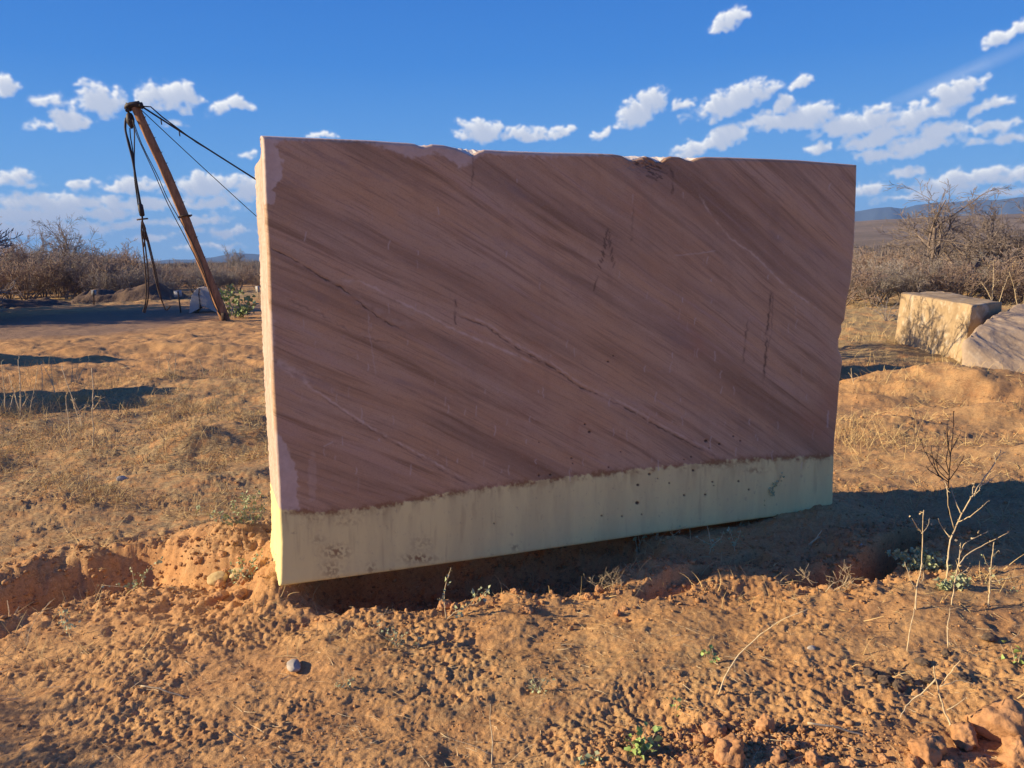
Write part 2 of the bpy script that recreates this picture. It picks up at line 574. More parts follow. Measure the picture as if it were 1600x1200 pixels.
def soil_mat():
    m, nt, b = new_mat("red_soil", .95, .12)
    co = geo_pos(nt)
    big = noise(nt, co, .8, 4, .6)
    med = noise(nt, co, 5, 5, .62)
    fine = noise(nt, co, 45, 5, .7)
    vf = noise(nt, co, 260, 3, .7)
    col = mix(nt, sstep(nt, big, .35, .65), (.575, .325, .135), (.65, .385, .162))
    col = mix(nt, sstep(nt, med, .42, .70, 0, .75), col, (.40, .205, .09))
    col = mix(nt, attr(nt, 'red'), col, mix(nt, sstep(nt, med, .3, .7), (.54, .275, .11), (.62, .34, .145)))
    lit_ = mix(nt, sstep(nt, noise(nt, vmth(nt, 'MULTIPLY', co, (1, 3, 1)), 26, 5, .75), .42, .6), (.26, .175, .09), (.58, .43, .21))
    col = mix(nt, mth(nt, 'MULTIPLY', attr(nt, 'litter'), sstep(nt, noise(nt, co, 9, 4, .65), .38, .58)), col, lit_)
    col = mix(nt, mth(nt, 'MULTIPLY', attr(nt, 'straw'), sstep(nt, noise(nt, co, 3, 4, .6), .30, .55)), col, (.42, .31, .15))
    col = mix(nt, mth(nt, 'MULTIPLY', attr(nt, 'shaded_road'), .8), col, (.23, .165, .125))  # dirt track darkened, the shade over it put into the colour
    col = mix(nt, attr(nt, 'scrub'), col, mix(nt, sstep(nt, noise(nt, co, .02, 6, .7), .4, .6), (.25, .20, .15), (.17, .14, .105)))
    col = mix(nt, sstep(nt, fine, .52, .70, 0, .65), col, (.22, .12, .06))
    col = mix(nt, sstep(nt, fine, .44, .28, 0, .35), col, (.80, .56, .32))
    mid_ = noise(nt, co, 120, 4, .75)
    col = mix(nt, sstep(nt, mid_, .54, .66, 0, .55), col, (.24, .135, .07))
    col = mix(nt, sstep(nt, mid_, .44, .33, 0, .4), col, (.80, .55, .31))
    col = mix(nt, sstep(nt, vf, .56, .70, 0, .5), col, (.26, .15, .08))
    nt.links.new(col, b.inputs['Base Color'])
    h = mth(nt, 'ADD', fine, mth(nt, 'MULTIPLY', vf, .5))
    bump(nt, b, h, .75, .008)
    return m


SOIL = soil_mat()
CLOD = mottled("soil_clod", (.45, .235, .105), (.56, .31, .15), 14, .95, .8, .006, (.34, .18, .085), 60, .1, world_co=True)
CRUMB = mottled("soil_crumb", (.34, .19, .09), (.54, .31, .14), 20, .95, .3, .003, (.24, .13, .065), 60, .1, world_co=True)

# ============================================================ the ground
def ground():
    az_d = np.arange(-38.5, 38.51, .098)
    az_m = np.arange(38.6, 58, .22)
    az_c = np.arange(60, 301, 3.0)
    azs = np.radians(np.concatenate([az_d, az_m, az_c, 360 - az_m[::-1]]))
    rs = [.3, .6, .9, 1.1, 1.3]
    r = 1.42
    while r < 9.0:
        rs.append(r); r += max(.0035, min(.030, 1.05 * r * r / (853 * 1.6)))
    while r < 40:
        rs.append(r); r += .0042 * r
    while r < 7500:
        rs.append(r); r *= 1.035
    rs = np.array(rs)
    A, Rr = np.meshgrid(azs, rs)
    X = np.sin(A) * Rr; Y = np.cos(A) * Rr
    Z = H(X, Y)
    nr, nc = X.shape
    idx = np.arange(nr * nc).reshape(nr, nc)
    nx = np.roll(idx, -1, 1)
    q = np.stack([idx[:-1], nx[:-1], nx[1:], idx[1:]], -1).reshape(-1, 4)
    V = np.stack([X, Y, Z], -1).reshape(-1, 3)
    c = len(V)
    V = np.vstack([V, [[0, 0, H(np.array([0.]), np.array([0.]))[0]]]])
    t = np.stack([nx[0], idx[0], np.full(nc, c)], -1)
    x, y = V[:, 0], V[:, 1]; rr = np.hypot(x, y)
    # masks with a shape of their own
    d1, p1 = polydist(x, y, GULLY); d2, _ = polydist(x, y, HOLLOW); d3, _ = polydist(x, y, HOLE)
    n1 = fbm(x / .8, y / .8, 3, 201)
    red = np.maximum(np.maximum(1 - ss(d1, .35, .65), 1 - ss(d2, .3, .55)), 1 - ss(d3, .12, .3)) * (.75 + .4 * n1)
    fx, fy = plane_hit(1250, 690)[:2]
    red = np.maximum(red, .45 * ss(n1, .0, .5))
    lx = ss(-x, 1.0, 2.0) * ss(rr, 4.6, 5.4) * (1 - ss(rr, 10.5, 13.5))
    litter = lx * (.9 + .5 * n1)
    rx_ = ss(x, 1.6, 2.6) * ss(rr, 4.3, 5.2) * (1 - ss(rr, 8, 10))
    litter = np.maximum(litter, .35 * rx_)
    litter = np.maximum(litter, .45 * ss(fbm(x / 1.7, y / 1.2, 3, 221), .12, .5) * (1 - ss(rr, 9, 12)))
    straw = np.maximum(ss(x, 3, 5) * ss(rr, 12, 14) * (1 - ss(rr, 45, 60)), ss(rr, 34, 38) * (1 - ss(rr, 45, 60)))
    shaded_road = ss(rr, 20.5, 21.5) * (1 - ss(rr, 30, 33)) * ss(-x + .12 * (rr - 25), 8.0, 9.5)
    scrub = ss(rr, 55, 90)
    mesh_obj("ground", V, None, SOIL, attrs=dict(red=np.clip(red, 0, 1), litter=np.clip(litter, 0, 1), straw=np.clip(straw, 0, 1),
             shaded_road=np.clip(shaded_road, 0, 1), scrub=scrub), quads=q, tris=t)['kind'] = 'structure'


ground()

# ============================================================ far mountains
def mountains():
    m = mottled("hazed_mountain_rock", (.05, .08, .13), (.07, .10, .145), .0006, .95, .3, 10, world_co=True)  # blue of the distant haze put into the rock colour
    azs = np.radians(np.arange(-75, 75.01, .2))
    # skyline heights read as elevation above the horizon, degrees
    key_px = [(-500, 405), (-100, 412), (200, 414), (240, 409), (262, 405), (300, 404), (340, 400), (370, 395), (400, 398), (500, 402), (700, 390), (900, 375),
              (1100, 355), (1250, 338), (1340, 330), (1391, 323), (1410, 325), (1432, 319), (1500, 314), (1560, 313), (1600, 308), (1750, 300), (2100, 310)]
    ka = [azel(*k)[0] for k in key_px]; ke = [azel(*k)[1] for k in key_px]
    D = 5200.0
    e = np.interp(np.degrees(azs), ka, ke)
    e = e + .06 * fbm(azs * 26, azs * 0 + .3, 4, 301)
    top = np.tan(np.radians(np.maximum(e, .05))) * D + 1.6
    rows = []
    for (rr, hf) in ((-1500, -.05), (-1050, .12), (-700, .38), (-430, .62), (-190, .85), (0, 1.0), (350, .7), (900, .1)):
        R_ = D + rr + 140 * fbm(azs * 9, azs * 0 + rr * .01, 3, 305)
        hh = top * hf * R_ / D * (1 + (.12 * fbm(azs * 40, azs * 0 + rr * .003, 3, 309) if 0 < hf < 1 else 0))
        if rr == 0: R_ = np.full_like(azs, D); hh = top
        rows.append(np.stack([np.sin(azs) * R_, np.cos(azs) * R_, hh - (20 if hf < 0 else 0)], -1))
    V = np.array(rows); nr, nc, _ = V.shape
    idx = np.arange(nr * nc).reshape(nr, nc)
    q = np.stack([idx[:-1, :-1], idx[:-1, 1:], idx[1:, 1:], idx[1:, :-1]], -1).reshape(-1, 4)
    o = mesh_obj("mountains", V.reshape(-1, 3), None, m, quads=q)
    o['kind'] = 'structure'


mountains()

# ============================================================ the marble block
DH = ray(4190, 400); DH /= np.linalg.norm(DH)
DV = ray(745, 8717); DV /= np.linalg.norm(DV)
if DV[2] > 0: DV = -DV
NRM = np.cross(DH, DV); NRM /= np.linalg.norm(NRM)
if NRM @ (EYE - ray(800, 600) * 4) < 0 and NRM[1] > 0: NRM = -NRM
if NRM[1] > 0: NRM = -NRM                      # towards the viewer
_d = ray(436, 917); BLOCK_D = EYE + _d * 3.75
THICK = .56


def on_face(px, py):
    px = np.asarray(px, float); py = np.asarray(py, float)
    d = _F + ((px - 800.0) / F_PX)[..., None] * _R + ((600.0 - py) / F_PX)[..., None] * _U
    t = ((BLOCK_D - EYE) @ NRM) / (d @ NRM)
    return EYE + d * t[..., None]


def stone_mat():
    m, nt, b = new_mat("marble_block_stone", .42, .35)
    q = attr(nt, 'q'); p = attr(nt, 'p')
    cbn = N(nt, 'ShaderNodeCombineXYZ'); nt.links.new(p, cbn.inputs[0]); nt.links.new(q, cbn.inputs[1])
    P = cbn.outputs[0]
    warp = vmth(nt, 'MULTIPLY', vmth(nt, 'SUBTRACT', noise(nt, P, .9, 3, .55, 0, 1), (.5, .5, .5)), (.0, .035, 0))
    P = vmth(nt, 'ADD', P, warp)
    A = vmth(nt, 'MULTIPLY', P, (.50, 8.0, 1))
    B = vmth(nt, 'MULTIPLY', P, (1.0, 19.0, 1))
    Cc = vmth(nt, 'MULTIPLY', P, (1.2, 3.6, 1))
    Dd = vmth(nt, 'MULTIPLY', P, (3.0, 70.0, 1))
    nA = noise(nt, A, .9, 6, .62, .25); nB = noise(nt, B, 1.0, 5, .62, .25); nC = noise(nt, Cc, 1.1, 4, .6); nD = noise(nt, Dd, 1.0, 4, .7, .1)
    col = mix(nt, sstep(nt, nC, .34, .66), (.585, .360, .198), (.565, .380, .243))
    nE = noise(nt, vmth(nt, 'MULTIPLY', P, (.30, 2.6, 1)), 1.0, 4, .6)
    col = mix(nt, sstep(nt, nE, .46, .68, 0, .75), col, (.30, .18, .11))
    col = mix(nt, sstep(nt, nE, .42, .30, 0, .6), col, (.64, .41, .28))
    col = mix(nt, sstep(nt, nA, .50, .74, 0, .60), col, (.23, .14, .08))
    col = mix(nt, sstep(nt, nA, .46, .30, 0, .55), col, (.50, .33, .25))
    col = mix(nt, sstep(nt, nB, .52, .72, 0, .75), col, (.25, .14, .07))
    col = mix(nt, sstep(nt, nB, .44, .30, 0, .45), col, (.54, .37, .29))
    col = mix(nt, sstep(nt, nD, .50, .72, 0, .62), col, (.26, .16, .095))
    col = mix(nt, sstep(nt, noise(nt, vmth(nt, 'MULTIPLY', P, (1.2, 5, 1)), 1.3, 5, .6), .58, .76, 0, .6), col, (.27, .20, .18))   # greyish grey clouds
    col = mix(nt, sstep(nt, noise(nt, vmth(nt, 'ADD', P, (7, 3, 0)), 1.2, 4, .6), .56, .76, 0, .5), col, (.45, .20, .10))       # iron tint
    co = obj_co(nt)
    grit = noise(nt, co, 150, 4, .75)
    col = mix(nt, sstep(nt, grit, .5, .72, 0, .35), col, (.22, .135, .095))
    col = mix(nt, sstep(nt, grit, .46, .3, 0, .25), col, (.66, .48, .36))
    # unpolished cream skin on ends, top and back
    skin_n = noise(nt, vmth(nt, 'MULTIPLY', co, (14, 14, 3)), 1.6, 5, .65)
    skin = mix(nt, sstep(nt, skin_n, .35, .68), (.60, .47, .36), (.42, .30, .22))
    side = attr(nt, 'side')
    skin = mix(nt, attr(nt, 'sunlit_chip'), skin, (.86, .76, .62))  # sunlit brightness of the chipped top edge put into the colour
    col = mix(nt, side, col, skin)
    col = mix(nt, mth(nt, 'MULTIPLY', attr(nt, 'light'), 1.0), col, (.72, .55, .41))
    chalk_c = mix(nt, sstep(nt, noise(nt, co, 22, 5, .7), .35, .7), (.60, .46, .37), (.70, .56, .46))
    stain = noise(nt, vmth(nt, 'MULTIPLY', co, (5, 5, .7)), 1.6, 4, .6)
    col = mix(nt, mth(nt, 'MULTIPLY', sstep(nt, stain, .52, .70, 0, .13), mth(nt, 'SUBTRACT', 1.0, side)), col, (.24, .15, .095))
    col = mix(nt, attr(nt, 'chalk'), col, chalk_c)
    pn_ = noise(nt, vmth(nt, 'MULTIPLY', co, (6, 6, 1.2)), 1.2, 5, .65)
    paint = mix(nt, sstep(nt, pn_, .38, .66), (.85, .75, .34), (.75, .65, .30))
    paint = mix(nt, sstep(nt, noise(nt, co, 34, 5, .7), .58, .74, 0, .55), paint, (.42, .33, .19))
    paint = mix(nt, sstep(nt, noise(nt, co, 5, 4, .6), .55, .7, 0, .5), paint, (.80, .69, .33))
    col = mix(nt, attr(nt, 'paint'), col, paint)
    col = mix(nt, attr(nt, 'rust'), col, (.26, .125, .05))
    col = mix(nt, attr(nt, 'dark'), col, (.07, .038, .025))
    col = mix(nt, attr(nt, 'scratch'), col, (.62, .52, .45))
    nt.links.new(col, b.inputs['Base Color'])
    ro = mth(nt, 'ADD', .40, mth(nt, 'MULTIPLY', nA, .22))
    ro = mth(nt, 'ADD', ro, mth(nt, 'MULTIPLY', mth(nt, 'MAXIMUM', side, attr(nt, 'paint')), .3), clamp=True)
    nt.links.new(ro, b.inputs['Roughness'])
    hh = mth(nt, 'ADD', mth(nt, 'MULTIPLY', grit, .4), mth(nt, 'MULTIPLY', side, mth(nt, 'MULTIPLY', skin_n, 4.0)))
    bump(nt, b, hh, .45, .004)
    return m


def cut_block():
    m = stone_mat()
    nu, nv = 760, 500
    top = np.array([(408, 211), (440, 211.5), (560, 217), (615, 221), (640, 222.5), (650, 224), (656, 227.5), (664, 228), (676, 224.5), (695, 226), (714, 231), (728, 238),
                    (738, 243), (747, 237), (757, 233), (800, 235.5), (860, 237.5), (925, 238.5), (960, 240), (973, 242), (982, 248), (988, 250.5), (996, 249), (1004, 246), (1013, 243.5),
                    (1020, 246), (1028, 252.5), (1036, 252.5), (1042, 246), (1050, 243.5), (1064, 244.5), (1074, 249.5), (1082, 250.5), (1092, 246), (1104, 244.5), (1180, 246), (1250, 249.5), (1334, 255.5), (1341, 257)], float)
    rawtop = np.array([(408, 211), (640, 221), (700, 224.5), (760, 231), (965, 239), (1095, 243.5), (1250, 249.5), (1341, 257)], float)
    bot = np.array([(436, 917), (547, 902), (730, 877), (900, 852.5), (1018, 835), (1162, 814.5), (1303, 796)], float)
    left = np.array([(408, 211), (409.5, 230), (413, 320), (418, 400), (421, 500), (425, 600), (429.5, 680), (434, 760), (438, 850), (437, 900), (436, 917)], float)
    right = np.array([(1341, 257), (1340.5, 300), (1337, 380), (1332, 440), (1326, 468), (1322, 500), (1317, 508), (1318, 516), (1313, 530), (1312, 546), (1317, 556), (1319, 566), (1315, 590), (1311, 640), (1306, 690), (1304.5, 740), (1303, 796)], float)
    u = np.linspace(0, 1, nu); v = np.linspace(0, 1, nv)
    xs = 408 + u * (1341 - 408)

    def along(c, s, ax):
        k = (c[:, ax] - c[0, ax]) / (c[-1, ax] - c[0, ax])
        return np.stack([np.interp(s, k, c[:, 0]), np.interp(s, k, c[:, 1])], -1)
    T = along(top, u, 0); B_ = along(bot, u, 0); L = along(left, v, 1) if False else None
    kl = (left[:, 1] - 211) / (917 - 211); kr = (right[:, 1] - 257) / (796 - 257)
    L = np.stack([np.interp(v, kl, left[:, 0]), np.interp(v, kl, left[:, 1])], -1)
    R_ = np.stack([np.interp(v, kr, right[:, 0]), np.interp(v, kr, right[:, 1])], -1)
    RT = along(rawtop, u, 0)
    U_, V_ = np.meshgrid(u, v)
    P4 = [T[0], T[-1], B_[0], B_[-1]]

    def coons(Tc):
        return ((1 - V_)[..., None] * Tc[None] + V_[..., None] * B_[None] + (1 - U_)[..., None] * L[:, None] + U_[..., None] * R_[:, None]
                - ((1 - U_) * (1 - V_))[..., None] * Tc[0] - (U_ * (1 - V_))[..., None] * Tc[-1] - ((1 - U_) * V_)[..., None] * B_[0] - (U_ * V_)[..., None] * B_[-1])
    # smooth grid, with the top few rows squeezed down into the chips
    PX = coons(RT)
    chip = np.maximum(0, T[:, 1] - RT[:, 1])
    PX[..., 1] += chip[None] * np.exp(-(V_ * 705 / 22.) ** 1.0)
    # chips at right: already in the curve; hand-broken ripple on the top arris
    PXx, PXy = PX[..., 0], PX[..., 1]
    PW = on_face(PXx, PXy)
    s_m = (PW - BLOCK_D) @ DH; t_m = -((PW - BLOCK_D) @ DV)            # metres along and up the face
    # rounded arrises
    W = s_m.max(); Hh = t_m.max()
    eL = (U_ * 3.2); eR = (1 - U_) * 3.2; eT = V_ * 2.0; eB = (1 - V_) * 2.0
    rad = .022
    def rnd(e): return rad * (1 - np.sqrt(np.clip(1 - (1 - np.clip(e / rad, 0, 1)) ** 2, 0, 1)))
    back = np.maximum.reduce([rnd(eL), rnd(eR), rnd(eT), rnd(eB) * .4])
    # ---- masks drawn in photo pixels on the face (stone pattern and stains)
    x, y = PXx, PXy
    n_a = fbm(x / 38., y / 38., 4, 401); n_b = fbm(x / 9., y / 9., 3, 411); n_c = fbm(x / 3.2, y / 3.2, 2, 421)
    bl = np.interp(x, [430, 470, 520, 600, 700, 800, 900, 1000, 1100, 1130, 1200, 1260, 1310], [797, 800, 800, 790, 771, 757, 744, 733, 724, 720, 716, 714, 712])
    bl = bl + 2.6 * n_b + 2.2 * n_c
    paint = ss(y - bl, -1.5, 1.5)
    dB = y - bl
    rust = np.exp(-(dB / 5.0) ** 2) * ss(.4 * n_b + .9 * n_a, -.45, .25) * .85
    rust = np.maximum(rust, ss(dB, -2, 4) * np.exp(-np.maximum(dB, 0) / (9 + 14 * ss(fbm(x / 26., y / 200., 2, 431), 0, .6))) * ss(fbm(x / 14., y / 60., 3, 433), -.05, .5) * .55)
    # drips and rubbed dirt on the painted strip
    drips = ss(fbm(x / 9., y / 110., 3, 435), .38, .9) * paint * .16
    rust = np.maximum(rust, drips)
    for (cx, cy, rx, ry, w, sd) in [(525, 862, 22, 12, .8, 1), (518, 890, 16, 14, .6, 2), (655, 872, 26, 7, .9, 3), (660, 850, 20, 14, .3, 4), (580, 888, 8, 9, .6, 5), (497, 843, 12, 8, .35, 6),
                                    (1180, 735, 20, 5, .6, 7), (804, 855, 7, 6, .6, 8), (540, 815, 26, 8, .35, 9), (490, 806, 20, 14, .45, 10), (1130, 726, 30, 6, .6, 12), (560, 800, 40, 8, .3, 13)]:
        q_ = ((x - cx) / rx) ** 2 + ((y - cy) / ry) ** 2
        rust = np.maximum(rust, w * np.exp(-q_ * 1.2) * ss(fbm(x / 6., y / 6., 3, 440 + sd), -.25, .25))
    # pale rubbed film left of the face and along the top
    chalk = np.zeros_like(x)
    edge = np.interp(y, [205, 225, 250, 280, 300, 318, 322], [446, 432, 442, 440, 424, 418, 405]) + 5 * n_b
    chalk = np.maximum(chalk, ss(edge - x, -2, 3) * .9)
    q_ = ((x - 422) / 9) ** 2 + ((y - 308) / 12) ** 2
    chalk = np.maximum(chalk, ss(1.2 - q_ + .3 * n_b, 0, .4) * .8)
    edge = np.interp(y, [470, 500, 560, 590], [418, 430, 428, 418]) + 3 * n_b
    chalk = np.maximum(chalk, ss(edge - x, -2, 3) * .6 * ss(y, 470, 490) * (1 - ss(y, 580, 600)))
    edge = np.interp(y, [670, 700, 706, 725, 760, 800, 812], [433, 449, 452, 462, 466, 468, 468]) + 4 * n_b
    chalk = np.maximum(chalk, ss(edge - x, -2, 3) * .85 * ss(y, 668, 680) * (1 - ss(y, 796, 808)))
    q_ = ((x - 488) / 8) ** 2 + ((y - 745) / 45) ** 2
    chalk = np.maximum(chalk, ss(1.0 - q_ + .5 * n_b, 0, .5) * .25)
    ty = np.interp(x, top[:, 0], top[:, 1])
    lo = np.interp(x, [440, 520, 560, 600, 640, 660, 690, 720, 740, 745, 900, 960], [10, 4, 3, 12, 26, 17, 18, 30, 12, 10, 8, 3]) + 5 * n_b
    chalk = np.maximum(chalk, ss(lo - (y - ty), -2, 5) * .75 * (1 - ss(x, 940, 965)))
    chalk *= (1 - paint)
    # cracks and seams, drawn as their own lines
    dark = np.zeros_like(x); light = np.zeros_like(x); scratch = np.zeros_like(x); groove = np.zeros_like(x)

    def line(pts, w, amp, into, jag=1.5, fade=True, side=None):
        xx = x + jag * fbm(x / 8., y / 8., 2, 500 + len(pts) + int(pts[0][0])); yy = y + jag * fbm(x / 9., y / 9., 2, 540 + int(pts[0][1]))
        x0 = min(p[0] for p in pts) - 25; x1 = max(p[0] for p in pts) + 25; y0 = min(p[1] for p in pts) - 25; y1 = max(p[1] for p in pts) + 25
        mk = (x > x0) & (x < x1) & (y > y0) & (y < y1)
        d_, p_ = polydist(xx[mk], yy[mk], pts)
        f_ = amp * np.exp(-(d_ / w) ** 2) * (ss(p_, 0, .08) * (1 - ss(p_, .9, 1)) if fade else 1)
        if w > .95 and into is not scratch: f_ = f_ * np.clip(.75 + .9 * fbm(x[mk] / 17., y[mk] / 17., 3, 577), .15, 1)
        into[mk] = np.maximum(into[mk], f_)
    c1 = [(416, 384), (440, 396), (470, 412), (500, 432), (530, 448), (552, 464), (575, 484), (600, 502), (640, 520)]
    line(c1, 1.0, .9, dark); line(c1, 1.2, .6, groove)
    c2 = [(640, 520), (690, 536), (760, 560), (830, 588), (900, 622), (960, 650), (1010, 672), (1050, 694), (1090, 712), (1125, 722)]
    c2b = [(700, 488), (760, 510), (800, 540), (860, 572), (905, 604), (945, 622), (985, 642), (1020, 662), (1060, 684), (1100, 704), (1128, 720)]
    line(c2b, 1.3, .85, dark); line(c2b, 1.2, .5, groove)
    line([(p[0] + 3, p[1] - 4) for p in c2b], 1.8, .6, light, 1.4)
    line([(530, 440), (560, 438), (590, 452), (620, 470), (660, 488), (700, 510), (740, 528), (800, 552), (850, 575)], 2.0, .75, light, 1.4)
    line([(530, 450), (570, 474), (610, 498), (660, 515)], 5, .25, light, 3)
    line([(432, 570), (455, 585), (478, 600), (500, 615), (540, 642), (580, 668), (620, 690), (660, 712), (700, 735), (735, 752)], 1.8, .75, light, 1.4)
    line([(432, 565), (450, 575), (470, 588), (482, 602)], 5, .7, light, 3)
    line([(500, 618), (560, 660), (620, 694), (700, 741), (735, 758)], 1.0, .5, dark)
    line([(1090, 300), (1110, 335), (1140, 372), (1175, 395), (1200, 420), (1230, 450), (1300, 500)], 1.5, .6, light, 1.4)
    line([(480, 470), (520, 505), (560, 520), (590, 530)], 1.2, .3, light, 3)
    line([(430, 460), (500, 490), (560, 525), (620, 540)], 1.4, .4, dark, 3)
    line([(1205, 450), (1203, 480), (1198, 520), (1196, 560), (1192, 600)], 1.6, .8, dark, 2)
    line([(1208, 452), (1205, 520), (1199, 545)], 1.0, .5, dark, 2)
    line([(1168, 500), (1165, 530), (1160, 570)], 1.2, .6, dark, 2)
    line([(710, 465), (712, 480), (710, 500), (713, 510)], 1.8, .7, dark, 2)
    line([(990, 320), (987, 350), (986, 380)], 1.2, .4, dark, 2)
    line([(738, 245), (740, 265), (736, 300)], 1.6, .5, dark, 2)
    line([(1047, 256), (1052, 280), (1050, 305)], 1.8, .75, dark, 2)
    # short hatch of dark tool marks below the chipped top and in the middle
    rr_ = np.random.RandomState(5)
    for i in range(34):
        f_ = i / 34.
        cx = 993 + 42 * rr_.rand(); cy = 250 + 28 * rr_.rand()
        if abs((cx - 993) * .7 - (cy - 250)) > 16: continue
        line([(cx, cy), (cx + rr_.uniform(5, 9), cy + rr_.uniform(2, 5))], 1.1, .85, dark, .5, False)
    for i in range(26):
        f_ = rr_.rand(); cx = 949 - 14 * f_ + rr_.uniform(-2, 2); cy = 358 + 60 * f_
        line([(cx, cy), (cx + 2, cy + 4)], .9, .7, dark, .5, False)
        cx = 951 + 9 * f_ + rr_.uniform(-2, 2)
        line([(cx, cy - 4), (cx - 2, cy + 2)], .9, .55, dark, .5, False)
    line([(935, 430), (930, 445), (927, 455)], 1.2, .7, dark, 1)
    # pale vertical scratches and little chips
    for i in range(120):
        cx = rr_.uniform(470, 1300); cy = rr_.uniform(420, 735) if i > 25 else rr_.uniform(280, 430)
        if rr_.rand() < .35: cy = rr_.uniform(600, 735)
        ln = rr_.uniform(3, 17); a_ = rr_.uniform(-.25, .12)
        mid_ = (cx + a_ * ln * .5 + rr_.uniform(-2, 2), cy + ln * .5)
        line([(cx, cy), mid_, (cx + a_ * ln, cy + ln)], .75, rr_.uniform(.2, .75), scratch, .6, False)
    line([(575, 485), (577, 520), (581, 545), (588, 590)], .9, .35, scratch, 1)
    line([(1052, 400), (1090, 396), (1120, 392)], .8, .5, scratch, 1)
    line([(1294, 640), (1293, 670)], 1.2, .6, scratch, 1)
    line([(505, 698), (521, 690)], .9, .6, scratch, .5)
    # drilled specks
    specks = [(914, 663, 2), (921, 675, 2.6), (1103, 689, 3.2), (1124, 694, 2.2), (1146, 682, 1.8), (1157, 689, 1.8), (1080, 714, 1.8), (1069, 718, 1.4), (951, 730, 1.8), (970, 706, 1.5), (1108, 700, 1.4),
              (1015, 741, 2.6), (1083, 735, 2.4), (997, 758, 2.8), (996, 786, 3.6), (1113, 753, 1.8), (1154, 752, 2), (1102, 773, 2.2), (1069, 774, 2), (1046, 755, 1.6), (972, 807, 1.8), (1170, 765, 1.8),
              (940, 806, 1.8), (1028, 748, 1.3), (1115, 759, 1.4), (842, 743, 2), (1003, 804, 1.6), (860, 742, 2.2), (772, 818, 1.4), (893, 716, 1.8), (895, 724, 1.4), (842, 691, 1.2), (950, 565, 2), (958, 556, 1.5)]
    for (cx, cy, r_) in specks:
        dark = np.maximum(dark, ss(r_ * .85 - np.hypot(x - cx, (y - cy) * 1.15), -.5, .6) * .95)
        groove = np.maximum(groove, ss(r_ * .8 - np.hypot(x - cx, y - cy), -.5, .5))
    line([(560, 745), (560, 770)], 1, .2, scratch, 1)
    # deep broken bruise at the chips: real relief
    bruise = np.exp(-(((x - 1012) / 42) ** 2 + ((y - 255) / 16) ** 2))
    back = back + bruise * (.008 + .010 * np.abs(fbm(x / 7., y / 5., 3, 601))) + .005 * groove + .0022 * fbm(x / 120., y / 120., 3, 611) + .0006 * n_b
    Pf = PW - NRM * back[..., None]
    # veins' own coordinates
    qv = t_m + .46 * s_m + .038 * s_m ** 2 + .018 * fbm(s_m / .9, t_m / .9, 2, 621)
    pv = s_m - .5 * t_m
    nF = nu * nv
    verts = [Pf.reshape(-1, 3)]
    att = dict(q=[qv.ravel()], p=[pv.ravel()], side=[np.zeros(nF)], paint=[paint.ravel()], rust=[rust.ravel()], chalk=[chalk.ravel()], dark=[dark.ravel()], light=[light.ravel()], sunlit_chip=[np.zeros(nF)], scratch=[scratch.ravel()])
    idx = np.arange(nF).reshape(nv, nu)
    quads = [np.stack([idx[:-1, :-1], idx[1:, :-1], idx[1:, 1:], idx[:-1, 1:]], -1).reshape(-1, 4)]
    # the rim, walked round once, then rings of it pushed back through the thickness
    loop = np.concatenate([idx[0, :-1], idx[:-1, -1], idx[-1, :0:-1], idx[:0:-1, 0]])
    kind = np.concatenate([np.zeros(nu - 1), np.ones(nv - 1), np.full(nu - 1, 2), np.full(nv - 1, 3)]).astype(int)
    rim = Pf.reshape(-1, 3)[loop]
    raw = on_face(coons(RT)[..., 0], coons(RT)[..., 1]).reshape(-1, 3)[loop]
    rq = qv.ravel()[loop]; rp = pv.ravel()[loop]; rpt = paint.ravel()[loop]
    rpt = np.where(kind == 2, 1.0, rpt)
    chip_lit = np.zeros(len(loop)); chip_lit[:nu - 1] = ss(chip[:nu - 1], .4, 2.0)
    depths = [.006, .014, .025, .04, .06, .085, .12, .16, .21, .27, .33, .39, .45, .50, .535, THICK]
    prev = loop; n0 = nF; m_ = len(loop)
    cen = raw.mean(0)
    ss_ = np.arange(m_)
    for k, dpt in enumerate(depths):
        w = ss(np.array([dpt]), .004, .09)[0]
        base = rim * (1 - w) + raw * w
        base = base + NRM * ((raw - rim) @ NRM * 0)[..., None]
        # keep depth purely along the normal
        base = base - NRM * (((base - BLOCK_D) @ NRM))[..., None]
        ring = base - NRM * (np.maximum(dpt, (-(rim - BLOCK_D) @ NRM)) if k < 3 else dpt)[..., None] if k < 3 else base - NRM * dpt
        amp = np.where(kind == 0, .010, np.where(kind == 3, .006, .006))
        chisel = fbm(ss_ / 26. + 3, np.full(m_, dpt * 9), 3, 631) * .6 + fbm(ss_ / 6., np.full(m_, dpt * 24), 2, 641) * .35
        inward = np.where((kind == 0)[:, None], DV, np.where((kind == 2)[:, None], -DV, np.where((kind == 1)[:, None], -DH, DH)))
        bev = max(0, dpt - (THICK - .05)) ** 2 * 12
        a_ = ss(np.array([dpt]), .0, .05)[0]
        ring = ring + inward * ((np.abs(chisel) * amp * 1.6) * a_ + bev)[:, None]
        # the top left arris behind is knocked off lower, as the photo shows
        sm = (ring - BLOCK_D) @ DH; tm = -((ring - BLOCK_D) @ DV)
        low = (.055 * (1 - ss(np.array([sm]), .0, .10)[0]) * ss(np.array([dpt]), .10, .2)[0]) * ss(tm, tm.max() - .12, tm.max() - .02)
        ring = ring + DV * low[:, None] + DH * (.5 * low)[:, None]
        verts.append(ring)
